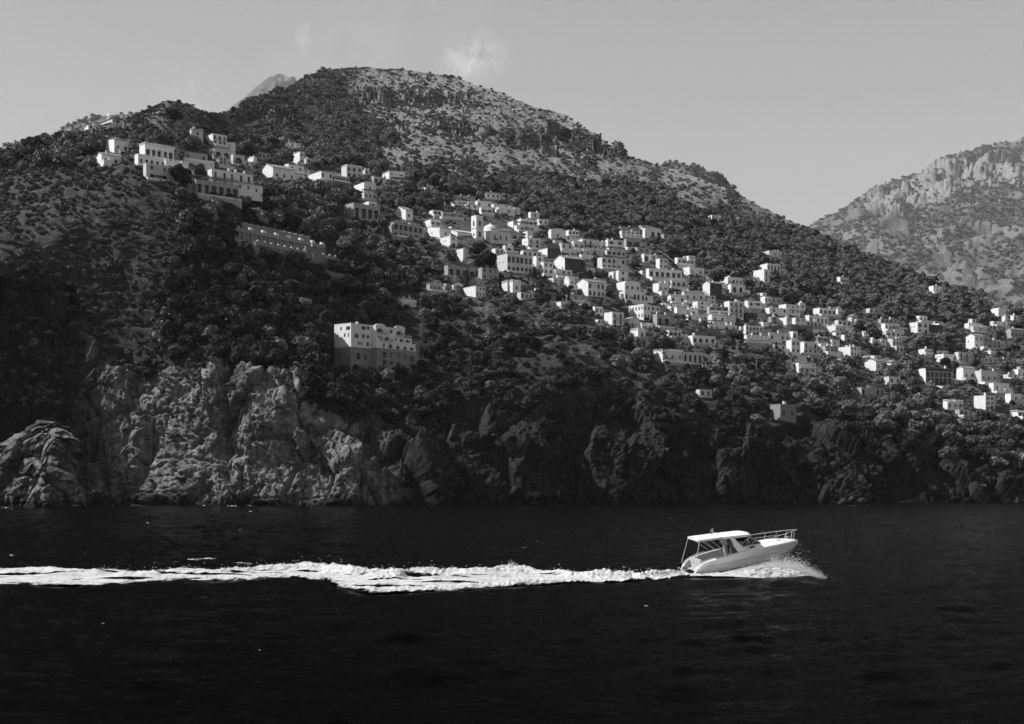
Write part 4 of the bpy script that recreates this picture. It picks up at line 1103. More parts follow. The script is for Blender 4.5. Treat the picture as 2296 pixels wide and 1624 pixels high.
def window_mesh(w_, h_, ar, style):
    """pane with its frame bars, or a pair of shutters; origin at the lower left, in the x-z plane facing -y"""
    k = (round(w_ * 5) / 5, round(h_ * 5) / 5, ar, style)
    if k in WCACHE: return WCACHE[k]
    w_, h_ = max(k[0], .2), max(k[1], .2)
    bm = bmesh.new()
    n_ = 8
    if ar:
        s = max(.1, h_ - w_ / 2); kk = (h_ - s) / (w_ / 2)
        pts = [(0, 0)] + [(x, s + (z - s) * kk) for x, z in arc_pts(0, w_, s)] + [(w_, 0)]
    else: pts = [(0, 0), (0, h_), (w_, h_), (w_, 0)]
    f = face(bm, [(x, 0, z) for x, z in pts], 0)
    t = .06
    if style == 'bars':
        add_box(bm, 0, t, -.05, -.01, 0, h_ * (.7 if ar else 1), 1); add_box(bm, w_ - t, w_, -.05, -.01, 0, h_ * (.7 if ar else 1), 1)
        add_box(bm, t, w_ - t, -.05, -.01, 0, t, 1); add_box(bm, w_ / 2 - .03, w_ / 2 + .03, -.05, -.01, t, h_ * .96, 1)
        add_box(bm, t, w_ - t, -.06, -.055, h_ * .62, h_ * .62 + t, 1)
    elif style == 'shut':
        add_box(bm, .02, w_ * .48, -.08, -.02, .02, h_ * (.72 if ar else .98), 2); add_box(bm, w_ * .52, w_ - .02, -.08, -.02, .02, h_ * (.72 if ar else .98), 2)
    elif style == 'grid':
        for q in range(1, 5): add_box(bm, w_ * q / 5 - .05, w_ * q / 5 + .05, -.06, -.01, 0, h_, 1)
        for q in range(1, 4): add_box(bm, 0, w_, -.075, -.065, h_ * q / 4 - .04, h_ * q / 4 + .04, 1)
    me = bpy.data.meshes.new('window')
    bmesh.ops.recalc_face_normals(bm, faces=bm.faces)
    bm.to_mesh(me); bm.free()
    for m_ in ('glass', 'pale', 'shutter'): me.materials.append(M[m_])
    WCACHE[k] = me
    return me
FOUND = 3.5
def block(root, W, D, Hh, ops, mat, roof='F', org=(0, 0, 0), ops_l=(), found=FOUND, roof_mat=None, rnd=None, wall_name='wall', win=('bars', 'shut'), chim=0, rise=None):
    """one volume of a building: wall, windows, roof (> chimneys) as parts of root. origin = lower front left corner"""
    rnd = rnd or random
    O = Vector(org)
    bm = bmesh.new()
    z0 = -found
    facade(bm, Vector((0, 0, 0)), Vector((1, 0, 0)), Vector((0, 1, 0)), W, z0, Hh, list(ops))
    facade(bm, Vector((0, D, 0)), Vector((0, -1, 0)), Vector((1, 0, 0)), D, z0, Hh, list(ops_l))
    face(bm, [(W, 0, z0), (W, D, z0), (W, D, Hh), (W, 0, Hh)]); face(bm, [(0, D, z0), (W, D, z0), (W, D, Hh), (0, D, Hh)])
    if roof == 'g':
        rs = rise or D * .2
        for x in (0, W): face(bm, [(x, 0, Hh), (x, D, Hh), (x, D / 2, Hh + rs)])
    elif roof == 'G':
        rs = rise or W * .22
        for y in (0, D): face(bm, [(0, y, Hh), (W, y, Hh), (W / 2, y, Hh + rs)])
    elif roof == 's':
        rs = rise or D * .16
        for x in (0, W): face(bm, [(x, 0, Hh), (x, D, Hh), (x, D, Hh + rs)])
        face(bm, [(0, D, Hh), (W, D, Hh), (W, D, Hh + rs), (0, D, Hh + rs)])
    elif roof == 'v':
        rs = rise or W * .14
        A = [(W * (1 - math.cos(math.pi * i / 10)) / 2, Hh + rs * math.sin(math.pi * i / 10)) for i in range(11)]
        for y in (0, D): face(bm, [(x, y, z) for x, z in A])
    wl = bm_obj(wall_name, bm, mat, root, O)
    bm = bmesh.new(); rm = roof_mat or M['roof']
    ov = .35
    if roof == 'F':
        tk = .28; dz = .55
        face(bm, [(tk, tk, Hh - dz), (W - tk, tk, Hh - dz), (W - tk, D - tk, Hh - dz), (tk, D - tk, Hh - dz)])
        a = [(-.05, -.05), (W + .05, -.05), (W + .05, D + .05), (-.05, D + .05)]; b = [(tk, tk), (W - tk, tk), (W - tk, D - tk), (tk, D - tk)]
        for i in range(4):
            j = (i + 1) % 4
            face(bm, [(*a[i], Hh + .06), (*a[j], Hh + .06), (*b[j], Hh + .06), (*b[i], Hh + .06)]); face(bm, [(*b[i], Hh + .06), (*b[j], Hh + .06), (*b[j], Hh - dz), (*b[i], Hh - dz)])
            face(bm, [(*a[i], Hh + .06), (*a[j], Hh + .06), (*a[j], Hh - .14), (*a[i], Hh - .14)])
        top = Hh - .4; rm = mat
    elif roof == 'g':
        for s in (0, 1):
            y0 = -ov if s == 0 else D + ov
            z_e = Hh - rs * ov / (D / 2)
            for dz in (.05, .22): face(bm, [(-ov, y0, z_e + dz), (W + ov, y0, z_e + dz), (W + ov, D / 2, Hh + rs + dz), (-ov, D / 2, Hh + rs + dz)])
            face(bm, [(-ov, y0, z_e + .05), (W + ov, y0, z_e + .05), (W + ov, y0, z_e + .22), (-ov, y0, z_e + .22)])
            for x in (-ov, W + ov): face(bm, [(x, y0, z_e + .05), (x, D / 2, Hh + rs + .05), (x, D / 2, Hh + rs + .22), (x, y0, z_e + .22)])
        top = Hh + rs * .5; rm = roof_mat or M['tile']
    elif roof == 'G':
        for s in (0, 1):
            x0 = -ov if s == 0 else W + ov
            z_e = Hh - rs * ov / (W / 2)
            for dz in (.05, .22): face(bm, [(x0, -ov, z_e + dz), (x0, D + ov, z_e + dz), (W / 2, D + ov, Hh + rs + dz), (W / 2, -ov, Hh + rs + dz)])
            for y in (-ov, D + ov): face(bm, [(x0, y, z_e + .05), (W / 2, y, Hh + rs + .05), (W / 2, y, Hh + rs + .22), (x0, y, z_e + .22)])
        top = Hh + rs * .4; rm = roof_mat or M['tile']
    elif roof == 's':
        for dz in (.05, .2): face(bm, [(-.2, -.4, Hh - .4 * rs / D + dz), (W + .2, -.4, Hh - .4 * rs / D + dz), (W + .2, D + .1, Hh + rs + dz), (-.2, D + .1, Hh + rs + dz)])
        face(bm, [(-.2, -.4, Hh - .4 * rs / D + .05), (W + .2, -.4, Hh - .4 * rs / D + .05), (W + .2, -.4, Hh - .4 * rs / D + .2), (-.2, -.4, Hh - .4 * rs / D + .2)])
        for x in (-.2, W + .2): face(bm, [(x, -.4, Hh - .4 * rs / D + .05), (x, D + .1, Hh + rs + .05), (x, D + .1, Hh + rs + .2), (x, -.4, Hh - .4 * rs / D + .2)])
        top = Hh; rm = roof_mat or M['tile']
    elif roof == 'v':
        for i in range(10):
            (xa, za), (xb, zb) = A[i], A[i + 1]
            face(bm, [(xa, -.08, za + .05), (xb, -.08, zb + .05), (xb, D + .08, zb + .05), (xa, D + .08, za + .05)])
            face(bm, [(xa, -.08, za + .05), (xb, -.08, zb + .05), (xb, -.08, zb - .12), (xa, -.08, za - .12)])
        top = Hh + rs * .6; rm = mat
    elif roof == 'h':
        rs = rise or min(W, D) * .16
        c = (W / 2, D / 2, Hh + rs + .2); e = .55
        q = [(-e, -e), (W + e, -e), (W + e, D + e), (-e, D + e)]
        for i in range(4):
            j = (i + 1) % 4
            face(bm, [(*q[i], Hh + .2), (*q[j], Hh + .2), c]); face(bm, [(*q[i], Hh + .02), (*q[j], Hh + .02), (*q[j], Hh + .2), (*q[i], Hh + .2)])
        face(bm, [(*p, Hh + .02) for p in q])
        top = Hh; rm = roof_mat or M['tile']
    rf = bm_obj('roof', bm, rm, root, O, smooth_=False)
    for _ in range(chim):
        bm = bmesh.new(); x = rnd.uniform(.1, .85) * W; y = rnd.uniform(.15, .7) * D; s = rnd.uniform(.5, .9); hz = top + rnd.uniform(1.1, 1.9)
        add_box(bm, x, x + s, y, y + s, top - .4, hz); add_box(bm, x - .08, x + s + .08, y - .08, y + s + .08, hz + .16, hz + .26)
        add_box(bm, x + .06, x + s - .06, y + .06, y + s - .06, hz, hz + .16)
        bm_obj('chimney', bm, M['white'], rf)
    for side, L_ in ((0, ops), (1, ops_l)):
        for (x0, x1, za, zb, ar, d) in L_:
            style = rnd.choice(win) if d < 1.0 else 'bars'
            me = window_mesh(x1 - x0, zb - za, ar, style)
            o = link('window', me, root)
            dd = d - .02
            if side == 0: o.location = O + Vector((x0, dd, za))
            else: o.location = O + Vector((dd, D - x0, za)); o.rotation_euler = (0, 0, R(-90))
            o.scale = ((x1 - x0) / max(round((x1 - x0) * 5) / 5, .2), 1, (zb - za) / max(round((zb - za) * 5) / 5, .2))
    return wl, rf
def openings(W, Hh, ns, nb, arch=False, large=False, balc=False, rnd=random):
    ops = []
    if nb == 0: return ops
    sh = Hh / ns; bw = W / nb
    for s in range(ns):
        arch_s = arch and (s == 0 or ns < 2 or rnd.random() < .6)
        for b in range(nb):
            cx = bw * (b + .5) + rnd.uniform(-.06, .06) * bw
            if large: w_, h_, zb, d = bw * rnd.uniform(.6, .76), sh * .6, sh * .12, 1.3
            elif balc and s > 0: w_, h_, zb, d = min(1.3, bw * .5), sh * .66, sh * .06, .35
            elif arch_s: w_, h_, zb, d = min(2.2, bw * .55), sh * .64, sh * .14, .6
            else: w_, h_, zb, d = min(1.25, bw * .45), min(1.7, sh * .52), sh * .3, .3
            if not large and rnd.random() < .12 and nb > 2: continue
            w_ = max(w_, .5); h_ = max(h_, .6)
            x0 = min(max(.2, cx - w_ / 2), W - .2 - w_)
            ops.append((x0, x0 + w_, s * sh + zb, min(s * sh + zb + h_, Hh - .35), arch_s, d))
    # keep the openings of one storey on shared lines, apart from each other
    ops.sort()
    return ops
def balcony(root, W, z, rnd, x0=None, x1=None, dep=1.1, solid=False):
    bm = bmesh.new()
    x0 = .3 if x0 is None else x0; x1 = W - .3 if x1 is None else x1
    add_box(bm, x0, x1, -dep, -.004, z - .2, z)
    bo = bm_obj('balcony', bm, M['pale'], root)
    bm = bmesh.new()
    if solid: add_box(bm, x0, x1, -dep, -dep + .12, z + .003, z + .9); m_ = M['white']
    else:
        add_box(bm, x0, x1, -dep, -dep + .05, z + .9, z + .97)
        n = max(2, int((x1 - x0) / .35))
        for i in range(n + 1):
            x = x0 + (x1 - x0 - .04) * i / n
            add_box(bm, x, x + .04, -dep + .005, -dep + .045, z + .003, z + .897)
        m_ = M['iron']
    bm_obj('railing', bm, m_, bo)
def pergola(root, W, D, z, rnd, mat='wood', hgt=2.3, y0=.4):
    bm = bmesh.new(); n = max(2, int(W / 3))
    D = min(D, 6)
    for i in range(n + 1):
        x = .2 + (W - .6) * i / n
        add_box(bm, x, x + .2, y0, y0 + .2, z, z + hgt); add_box(bm, x, x + .2, D - .4, D - .2, z, z + hgt)
        add_box(bm, x + .04, x + .16, y0 - .5, D, z + hgt + .15, z + hgt + .28)
    add_box(bm, 0, W, y0, y0 + .2, z + hgt, z + hgt + .15); add_box(bm, 0, W, D - .4, D - .2, z + hgt, z + hgt + .15)
    nn = int(W / .7)
    for i in range(nn): add_box(bm, .1 + i * .7, .55 + i * .7, y0 - .3, D - .1, z + hgt + .3, z + hgt + .36)
    bm_obj('pergola', bm, M[mat], root)
def balustrade(root, W, D, z, rnd, merlon=False):
    bm = bmesh.new()
    n = max(3, int(W / 1.0)); m = max(2, int(D / 1.0))
    hh = .75
    for i in range(n + 1):
        x = (W - .25) * i / n; add_box(bm, x, x + .25, -.02, .2, z, z + hh)
    for i in range(1, m + 1):
        y = (D - .25) * i / m; add_box(bm, 0, .22, y, y + .25, z, z + hh)
    if not merlon:
        add_box(bm, -.05, W + .05, -.06, .24, z + hh + .003, z + hh + .15); add_box(bm, -.05, .24, .243, D, z + hh + .003, z + hh + .15)
    bm_obj('balustrade', bm, M['white'], root)
def yaw_place(u0, vb, Y, u1, u2, yaw):
    """corner point, front length and depth of a building that spans u2..u0..u1 in the survey"""
    pc = P(u0, vb, Y); a = R(yaw); c, s = math.cos(a), math.sin(a)
    k = (u1 - CU) / F; W = (k * pc.y - pc.x) / (c - k * s)
    k2 = (u2 - CU) / F; D = (pc.x - k2 * pc.y) / (s + k2 * c) if u2 < u0 - .1 else 6.0
    return pc, W, D
M['canvas_'] = plain('awning_cloth', 0.5, 0.9)
M['dark_base'] = plaster('tawny_plaster', 0.24)
M['sem'] = plaster('seminary_plaster', 0.27)
TONE = dict(w='white', p='pale', m='mid', d='dark', x='dark_base')
for i, h in enumerate(HS):
    rnd = random.Random(100 + i)
    fl = h['fl']
    pc, W, D = yaw_place(h['u0'], h['vb'], h['Y'], h['u1'], h['u0'] - h['wl'], h['yaw'])
    D = min(max(D, 3.0), 22.0); W = max(W, 2.0)
    Hh = (h['vb'] - h['vt']) * h['Y'] / F
    name = 'house'
    cat = 'house'
    lb = h['label']
    for wd, nm in (('hotel', 'hotel'), ('palace', 'palace'), ('palazzo', 'palazzo'), ('villa', 'villa'), ('tower house', 'tower_house'), ('pavilion', 'pavilion'), ('cottage', 'cottage'), ('apartment', 'apartment_house')):
        if wd in lb.split(' beside')[0].split(' under ')[0].split(' below')[0].split(' at ')[0].split(' behind')[0].split(' above')[0]:
            name = nm; cat = nm.replace('_', ' '); break
    e = empty(name, pc, R(h['yaw']))
    tag(e, lb, cat, 'houses of the hillside village')
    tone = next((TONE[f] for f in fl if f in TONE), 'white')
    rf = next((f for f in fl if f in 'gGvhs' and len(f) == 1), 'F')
    ar = 'a' in fl; lg = 'L' in fl; bl = 'b' in fl
    ops = openings(W, Hh, h['ns'], h['nb'], ar, lg, bl, rnd) if 'n' not in fl else []
    ol = []
    if 'l' in fl:
        for s in range(2):
            for b in range(5): ol.append((D * (b + .5) / 5 - .45, D * (b + .5) / 5 + .45, Hh * (.2 + .45 * s), Hh * (.2 + .45 * s) + 1.7, False, .3))
    elif D > 6 and rnd.random() < .35:
        n = rnd.choice((1, 2)); z = Hh * .55
        for b in range(n):
            cx = D * rnd.uniform(.25, .4) + b * D * .3; ol.append((cx - .35, cx + .35, z, min(z + 1.0, Hh - .4), False, .3))
        ol.sort()
    chim = 3 if 'c' in fl else (rnd.choice((0, 0, 1, 1, 2)) if rf != 'v' else 0)
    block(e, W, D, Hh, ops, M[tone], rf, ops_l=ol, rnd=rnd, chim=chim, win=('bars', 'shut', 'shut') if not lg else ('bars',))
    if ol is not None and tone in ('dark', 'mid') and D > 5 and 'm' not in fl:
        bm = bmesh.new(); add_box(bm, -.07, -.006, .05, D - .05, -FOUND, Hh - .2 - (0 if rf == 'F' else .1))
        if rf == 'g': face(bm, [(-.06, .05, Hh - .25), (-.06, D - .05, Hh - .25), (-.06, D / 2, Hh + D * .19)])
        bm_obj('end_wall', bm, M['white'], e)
    sh = Hh / h['ns']
    if bl:
        for s in range(1 if h['ns'] > 1 else 0, h['ns']): balcony(e, W, s * sh + .02, rnd, solid=rnd.random() < .3)
    if 't' in fl: balustrade(e, W, D, Hh + .065, rnd, merlon='crenel' in lb)
    if 'k' in fl: pergola(e, W, D, Hh + .065 - .5, rnd)
    if rnd.random() < .6 and 'n' not in fl and W > 5 and tone not in ('dark', 'dark_base'):
        bm = bmesh.new(); x0, x1 = -rnd.uniform(0, 2.0), W + rnd.uniform(-1, 2.5); dpt = rnd.uniform(2.0, 4.0); zt = rnd.uniform(-.6, .3)
        add_box(bm, x0, x1, -dpt, -.004, -FOUND - 1.5, zt)
        te_ = bm_obj('terrace', bm, M[rnd.choice(('pale', 'mid', 'white'))], e)
        bm = bmesh.new(); add_box(bm, x0, x1, -dpt, -dpt + .2, zt + .003, zt + .9); add_box(bm, x0, x0 + .2, -dpt + .203, -.01, zt + .003, zt + .9)
        bm_obj('parapet', bm, M[rnd.choice(('white', 'white', 'pale'))], te_)
        if rnd.random() < .35:
            bm = bmesh.new(); xa = rnd.uniform(0, W * .4); xb = xa + rnd.uniform(3, 5)
            for x in (xa, xb): add_box(bm, x, x + .15, -dpt + .3, -dpt + .45, zt + .003, zt + 2.2)
            face(bm, [(xa - .2, -dpt, zt + 2.22), (xb + .4, -dpt, zt + 2.22), (xb + .4, -.05, zt + 2.6), (xa - .2, -.05, zt + 2.6)]); face(bm, [(xa - .2, -dpt, zt + 2.3), (xb + .4, -dpt, zt + 2.3), (xb + .4, -.05, zt + 2.68), (xa - .2, -.05, zt + 2.68)])
            bm_obj('awning', bm, M[rnd.choice(('canvas_', 'wood', 'tile'))], e)
    if rnd.random() < .45 and W > 6 and i % 3 != 1:
        aw = rnd.uniform(3, 6); ah = Hh * rnd.uniform(.4, .62); ad_ = min(D, 6)
        aops = [(aw * .3, aw * .3 + 1.0, ah * .2, min(ah * .2 + 1.5, ah - .4), rnd.random() < .4, .3)] if ah > 2 else []
        block(e, aw, ad_, ah, aops, M[rnd.choice(('white', 'pale', tone))], rnd.choice('FFs'), org=(W + .005, rnd.uniform(.3, 1.5), 0), rnd=rnd, wall_name='annex')
    if 'o' in fl:
        bm = bmesh.new(); r_ = min(W, D) * .38
        bmesh.ops.create_uvsphere(bm, u_segments=16, v_segments=10, radius=r_)
        for v in bm.verts: v.co = Vector((W / 2 + v.co.x, D / 2 + v.co.y, Hh + .2 + max(v.co.z, -.5)))
        bm_obj('dome', bm, M['white'], e, smooth_=True)
    if 'q' in fl:
        bm = bmesh.new()
        for z in (Hh * .36, Hh * .76): add_box(bm, 0, W, -.12, -.004, z, z + .28)
        for x in (0, .16, .33, .5, .66, .83, 1): add_box(bm, (W - .3) * x, (W - .3) * x + .3, -.1, -.004, 0, Hh * .36 - .004); add_box(bm, (W - .3) * x, (W - .3) * x + .3, -.1, -.004, Hh * .36 + .284, Hh * .76 - .004)
        bm_obj('trim', bm, M['pale'], e)

r = random.Random(77); made = 0
while made < 42:
    u = r.uniform(1000, 2270); v = 530 + (u - 1000) * .235 + r.uniform(-50, 120)
    if OCC[int(v / 2) - 3, int(u / 2)] or OCC[int(v / 2), int(u / 2) + 2] or v > 890 or terr_y(u, v) > 900: continue
    made += 1
    e = tag(empty('outbuilding', P(u, v, terr_y(u, v) - 2.5), R(r.uniform(20, 38))), 'small plain white outbuilding in the gardens between the village houses', 'outbuilding', 'outbuildings of the village')
    W, D, Hh = r.uniform(2.6, 6.5), r.uniform(2.5, 5), r.uniform(2.0, 3.4)
    block(e, W, D, Hh, [(W * .3, W * .3 + .8, .3, min(1.9, Hh - .4), False, .25)] if r.random() < .6 else [], M[r.choice(('white', 'white', 'pale'))], r.choice('FFFsG'), rnd=r, found=2.5)
# ---------------------------------------------------------------- church with bell tower and dome
def lathe(bm, prof, n=24, c=(0, 0, 0), mat=0):
    rings = []
    for r_, z in prof:
        rings.append([bm.verts.new((c[0] + r_ * math.cos(2 * math.pi * k / n), c[1] + r_ * math.sin(2 * math.pi * k / n), c[2] + z)) for k in range(n)])
    for a, b in zip(rings, rings[1:]):
        for k in range(n): bm.faces.new((a[k], a[(k+1) % n], b[(k+1) % n], b[k])).material_index = mat
cz = lambda x, y: ((1000 + x / 4.588) * .9184, (400 + y / 4.588) * .9184)
(tu0, tvb), (tu1, tvt), (tul, _) = cz(747, 850), cz(828, 600), cz(686, 0)
Yt = terr_y(tu0, tvb)
pc, W, D = yaw_place(tu0, tvb, Yt, tu1, tul, 38)
D = W * .95
Ht = (tvb - tvt) * Yt / F * 1.1
ch = tag(empty('church', pc, R(38)), 'white church with a square bell tower, pediment front and small dome', 'church')
zf = Ht * .47
ops = [(W * .3, W * .7, zf + Ht * .1, zf + Ht * .33, True, .5), (W * .3, W * .7, Ht * .12, Ht * .36, True, .5)]
opl = [(D * .33, D * .67, zf + Ht * .1, zf + Ht * .33, True, .5), (D * .36, D * .64, Ht * .17, Ht * .3, True, .35)]
block(ch, W, D, Ht, ops, M['white'], 'F', ops_l=opl, found=6, wall_name='bell_tower', win=('bars',))
bm = bmesh.new()
for z in (zf, Ht * .04): add_box(bm, -.16, W + .16, -.16, -.004, z, z + .3); add_box(bm, -.16, -.004, .0, D + .1, z, z + .3)
for x in (0, W - .3): add_box(bm, x, x + .3, -.1, -.004, .3 + Ht * .04, zf - .004); add_box(bm, x, x + .3, -.1, -.004, zf + .304, Ht - .25)
bm_obj('cornice', bm, M['mid'], ch)
k_ = Yt / F / 4.588 * .9184       # metres per survey unit
# nave: gable towards the sunlit side, running back behind the tower
nL = 150 * k_ / math.sin(R(38)) * .62
bm = bmesh.new()
y0, y1, zt, rs = D + .4, D + 13.0, 85 * k_, 42 * k_
bl_ = [(-8.5, y0), (-8.5, y1)]
add_box(bm, -9.0, 15.0, y0, y1, -6, zt)
for x in (-9.0, 15.0): face(bm, [(x, y0, zt), (x, y1, zt), (x, (y0 + y1) / 2, zt + rs)])
bm_obj('nave', bm, M['white'], ch)
bm = bmesh.new()
for y_, s in ((y0, -1), (y1, 1)):
    for dz in (.04, .2): face(bm, [(-9.3, y_ + s * .4, zt - .1 + dz), (15.3, y_ + s * .4, zt - .1 + dz), (15.3, (y0 + y1) / 2, zt + rs + dz), (-9.3, (y0 + y1) / 2, zt + rs + dz)])
rfc = bm_obj('roof', bm, M['pale'], ch)
bm = bmesh.new(); add_box(bm, -9.5, -8.7, (y0 + y1) / 2 - 1.2, (y0 + y1) / 2 + 1.2, zt + rs + .2, zt + rs + 1.4)
bm_obj('pediment_crown', bm, M['white'], rfc)
bm = bmesh.new()
dx, dy = 17.5, D + 6.0
lathe(bm, [(4.6, -6), (4.6, 7.2), (4.9, 7.2), (4.9, 7.7), (4.4, 7.7), (4.25, 8.8), (3.6, 10.0), (2.4, 11.0), (1.0, 11.55), (.45, 11.7), (.45, 12.3), (0.02, 12.6)], 28, (dx, dy, 0))
bm_obj('dome', bm, M['white'], ch, smooth_=True)
bm = bmesh.new(); add_box(bm, 8, 22, y0 - 7, y0 - .4, -6, 5.5)
sd = bm_obj('side_chapel', bm, M['pale'], ch)
for x in (10.5, 14.5, 18.5):
    o = link('window', window_mesh(1.2, 2.6, True, 'bars'), sd, (x, y0 - 7.04, 1.2))

# ---------------------------------------------------------------- ridge chapel
az = lambda x, y: ((x / 3.531) * .9184, (150 + y / 3.531) * .9184)
(cu0, cvb), (cu1, cvt), (cul, _) = az(970, 528), az(1060, 490), az(868, 0)
Yc_ = terr_y(cu0, cvb + 4)
pc, W, D = yaw_place(cu0, cvb, Yc_, cu1, cul, 42)
D = min(D, 22)
Hc = (cvb - cvt) * Yc_ / F
rc = tag(empty('chapel', pc, R(42)), 'pale ridge chapel with long gabled roof and a little bell gable', 'chapel')
block(rc, W, D, Hc, [(W * .4, W * .6, .1, 2.6, True, .4)], M['mid'], 'G', ops_l=[(D * q, D * q + .9, Hc * .4, Hc * .75, False, .3) for q in (.2, .45, .7)], found=5, rise=W * .24)
bm = bmesh.new(); add_box(bm, -.08, -.005, 0, D, -5, Hc - .3)
bm_obj('sunlit_side', bm, M['pale'], rc)  # paler sheet over the grey wall: sunlight on this side as colour
bm = bmesh.new(); zt = Hc + W * .24 - .8
for y in (D * .55, D * .55 + 2.0): add_box(bm, W * .3, W * .3 + .6, y, y + .5, zt, zt + 2.6)
add_box(bm, W * .3, W * .3 + .6, D * .55, D * .55 + 2.5, zt + 2.6, zt + 3.1)
face(bm, [(W * .3, D * .55, zt + 3.1), (W * .3, D * .55 + 2.5, zt + 3.1), (W * .3, D * .55 + 1.25, zt + 4.2)])
bm_obj('bell_gable', bm, M['white'], rc)

# ---------------------------------------------------------------- arched hotel on the cliff
hz = lambda x, y: ((790 + x / 7.653) * .9184, (760 + y / 7.653) * .9184)
HT = 50
hu0, hvb = hz(512, 640); Yh = terr_y(806, 822) - 6
kh = Yh / F / 7.653 * .9184
ho = tag(empty('cliff_hotel', P(hu0, hvb, Yh), R(HT)), 'white five-storey hotel with tiers of arches above the dark sea cliff', 'hotel')
_c, _s, _k0 = math.cos(R(HT)), math.sin(R(HT)), (hu0 - CU) / F
def hx(x, y0=0.0):
    """distance along the facade (standing y0 in front of the hotel's front line) of survey column x"""
    k = (hz(x, 0)[0] - CU) / F; pc = P(hu0, hvb, Yh)
    px_, py_ = pc.x - y0 * -_s, pc.y + y0 * _c
    px_ = pc.x + (-_s) * y0
    return (k * py_ - px_) / (_c - k * _s)
def hzz(y, x, y0=0.0):
    """height above the hotel's datum of survey row y in column x"""
    d = Yh + y0 * _c + hx(x, y0) * _s
    return H - (hz(0, y)[1] - HV) * d / F - P(hu0, hvb, Yh).z
rnd = random.Random(5)
def hops(L, x_org, z_org, W, Ht, y0=0.0):
    o = []
    for (xa, xb, ya, yb, ar, d) in L:
        xm = (xa + xb) / 2
        a_, b_ = max(.25, hx(xa, y0) - x_org), min(hx(xb, y0) - x_org, W - .25)
        c_, e_ = max(.25, hzz(yb, xm, y0) - z_org), min(hzz(ya, xm, y0) - z_org, Ht - .45)
        if b_ - a_ > .4 and e_ - c_ > .5: o.append((a_, b_, c_, e_, bool(ar), d))
    return sorted(o)
# west block: white storeys over a darker base, its end wall in the sun
W1 = hx(1010); D1 = 10.0; H1 = hzz(222, 540)
L1 = ((572, 660, 415, 500, 1, .6), (712, 790, 280, 350, 0, .5), (808, 858, 290, 345, 0, .5), (712, 772, 425, 510, 0, .5), (805, 858, 450, 510, 0, .5), (640, 680, 560, 635, 1, .4), (695, 728, 565, 638, 1, .4), (805, 855, 585, 655, 0, .5), (885, 918, 590, 655, 1, .5), (945, 975, 300, 335, 0, .4), (960, 985, 460, 525, 0, .4))
zl = lambda y: hzz(y, 512)
oll = sorted([(D1 * .16, D1 * .24, zl(470), zl(410), False, .3), (D1 * .82, D1 * .9, zl(480), zl(400), True, .3), (D1 * .58, D1 * .68, zl(470), zl(405), False, .3), (D1 * .7, D1 * .95, zl(345), zl(275), False, 1.0), (D1 * .36, D1 * .46, zl(340), zl(280), False, .3)])
block(ho, W1, D1, H1, hops(L1, 0, 0, W1, H1), M['white'], 'F', ops_l=oll, rnd=rnd, chim=2, found=.5)
Hb = -hzz(930, 560)
block(ho, W1 - .1, D1, Hb - .52, [(W1 * .2, W1 * .36, .8, 3.6, True, .6), (W1 * .5, W1 * .6, 1.0, 3.4, True, .5), (W1 * .75, W1 * .85, 1.0, 3.2, True, .3)], M['dark_base'], 'F', org=(.05, .2, -Hb), rnd=rnd, wall_name='base_wall', found=4)
# east wing, one bay forward, its storeys stepping back as they rise
y0 = -3.2
xo = hx(1000, y0)
zb = hzz(1000, 1090, y0)
tiers = [(1735, hzz(690, 1090, y0), 1735, 'dark_base', ((1092, 1180, 755, 880, 1, .9), (1250, 1282, 780, 870, 1, .4), (1378, 1415, 808, 870, 0, .4), (1512, 1545, 825, 905, 1, .4), (1612, 1690, 838, 960, 1, .9), (1092, 1180, 920, 1000, 1, .9), (1230, 1310, 940, 1010, 0, .9), (1360, 1440, 955, 1030, 0, .9))),
         (1730, hzz(545, 1090, y0), 1730, 'white', ((1115, 1158, 600, 680, 0, .4), (1222, 1305, 617, 735, 1, .8), (1362, 1440, 640, 750, 1, .8), (1492, 1575, 660, 775, 1, .8), (1620, 1695, 683, 765, 0, .7))),
         (1672, hzz(440, 1090, y0), 1672, 'white', ((1030, 1065, 450, 500, 0, .5), (1075, 1120, 455, 540, 0, 1.2), (1165, 1250, 455, 545, 1, 1.2), (1350, 1390, 500, 550, 1, .6), (1435, 1515, 512, 590, 1, .8), (1555, 1635, 533, 610, 1, .8))),
         (1550, hzz(280, 1090, y0), 1550, 'white', ((945, 975, 300, 335, 0, .4), (1020, 1150, 312, 395, 1, 1.5), (1275, 1318, 345, 415, 0, .4), (1385, 1510, 360, 450, 1, 1.5)))]
z0 = zb
for q, (xe, zt_, _, mt, L_) in enumerate(tiers):
    Wq = hx(xe, y0) - xo; Hq = zt_ - z0
    dep = 9.5 - q * .35
    block(ho, Wq - .04 * q, dep, Hq - (.07 if q < 3 else 0), hops(L_, xo, z0, Wq, Hq, y0), M[mt], 'F', org=(xo + .02 * q, y0 + .32 * q + (.0 if q else .12), z0), rnd=rnd, found=(4 if q == 0 else -.003), wall_name=('base_wall' if q == 0 else 'wall'), chim=(2 if q == 3 else 0), win=('bars',))
    z0 = zt_
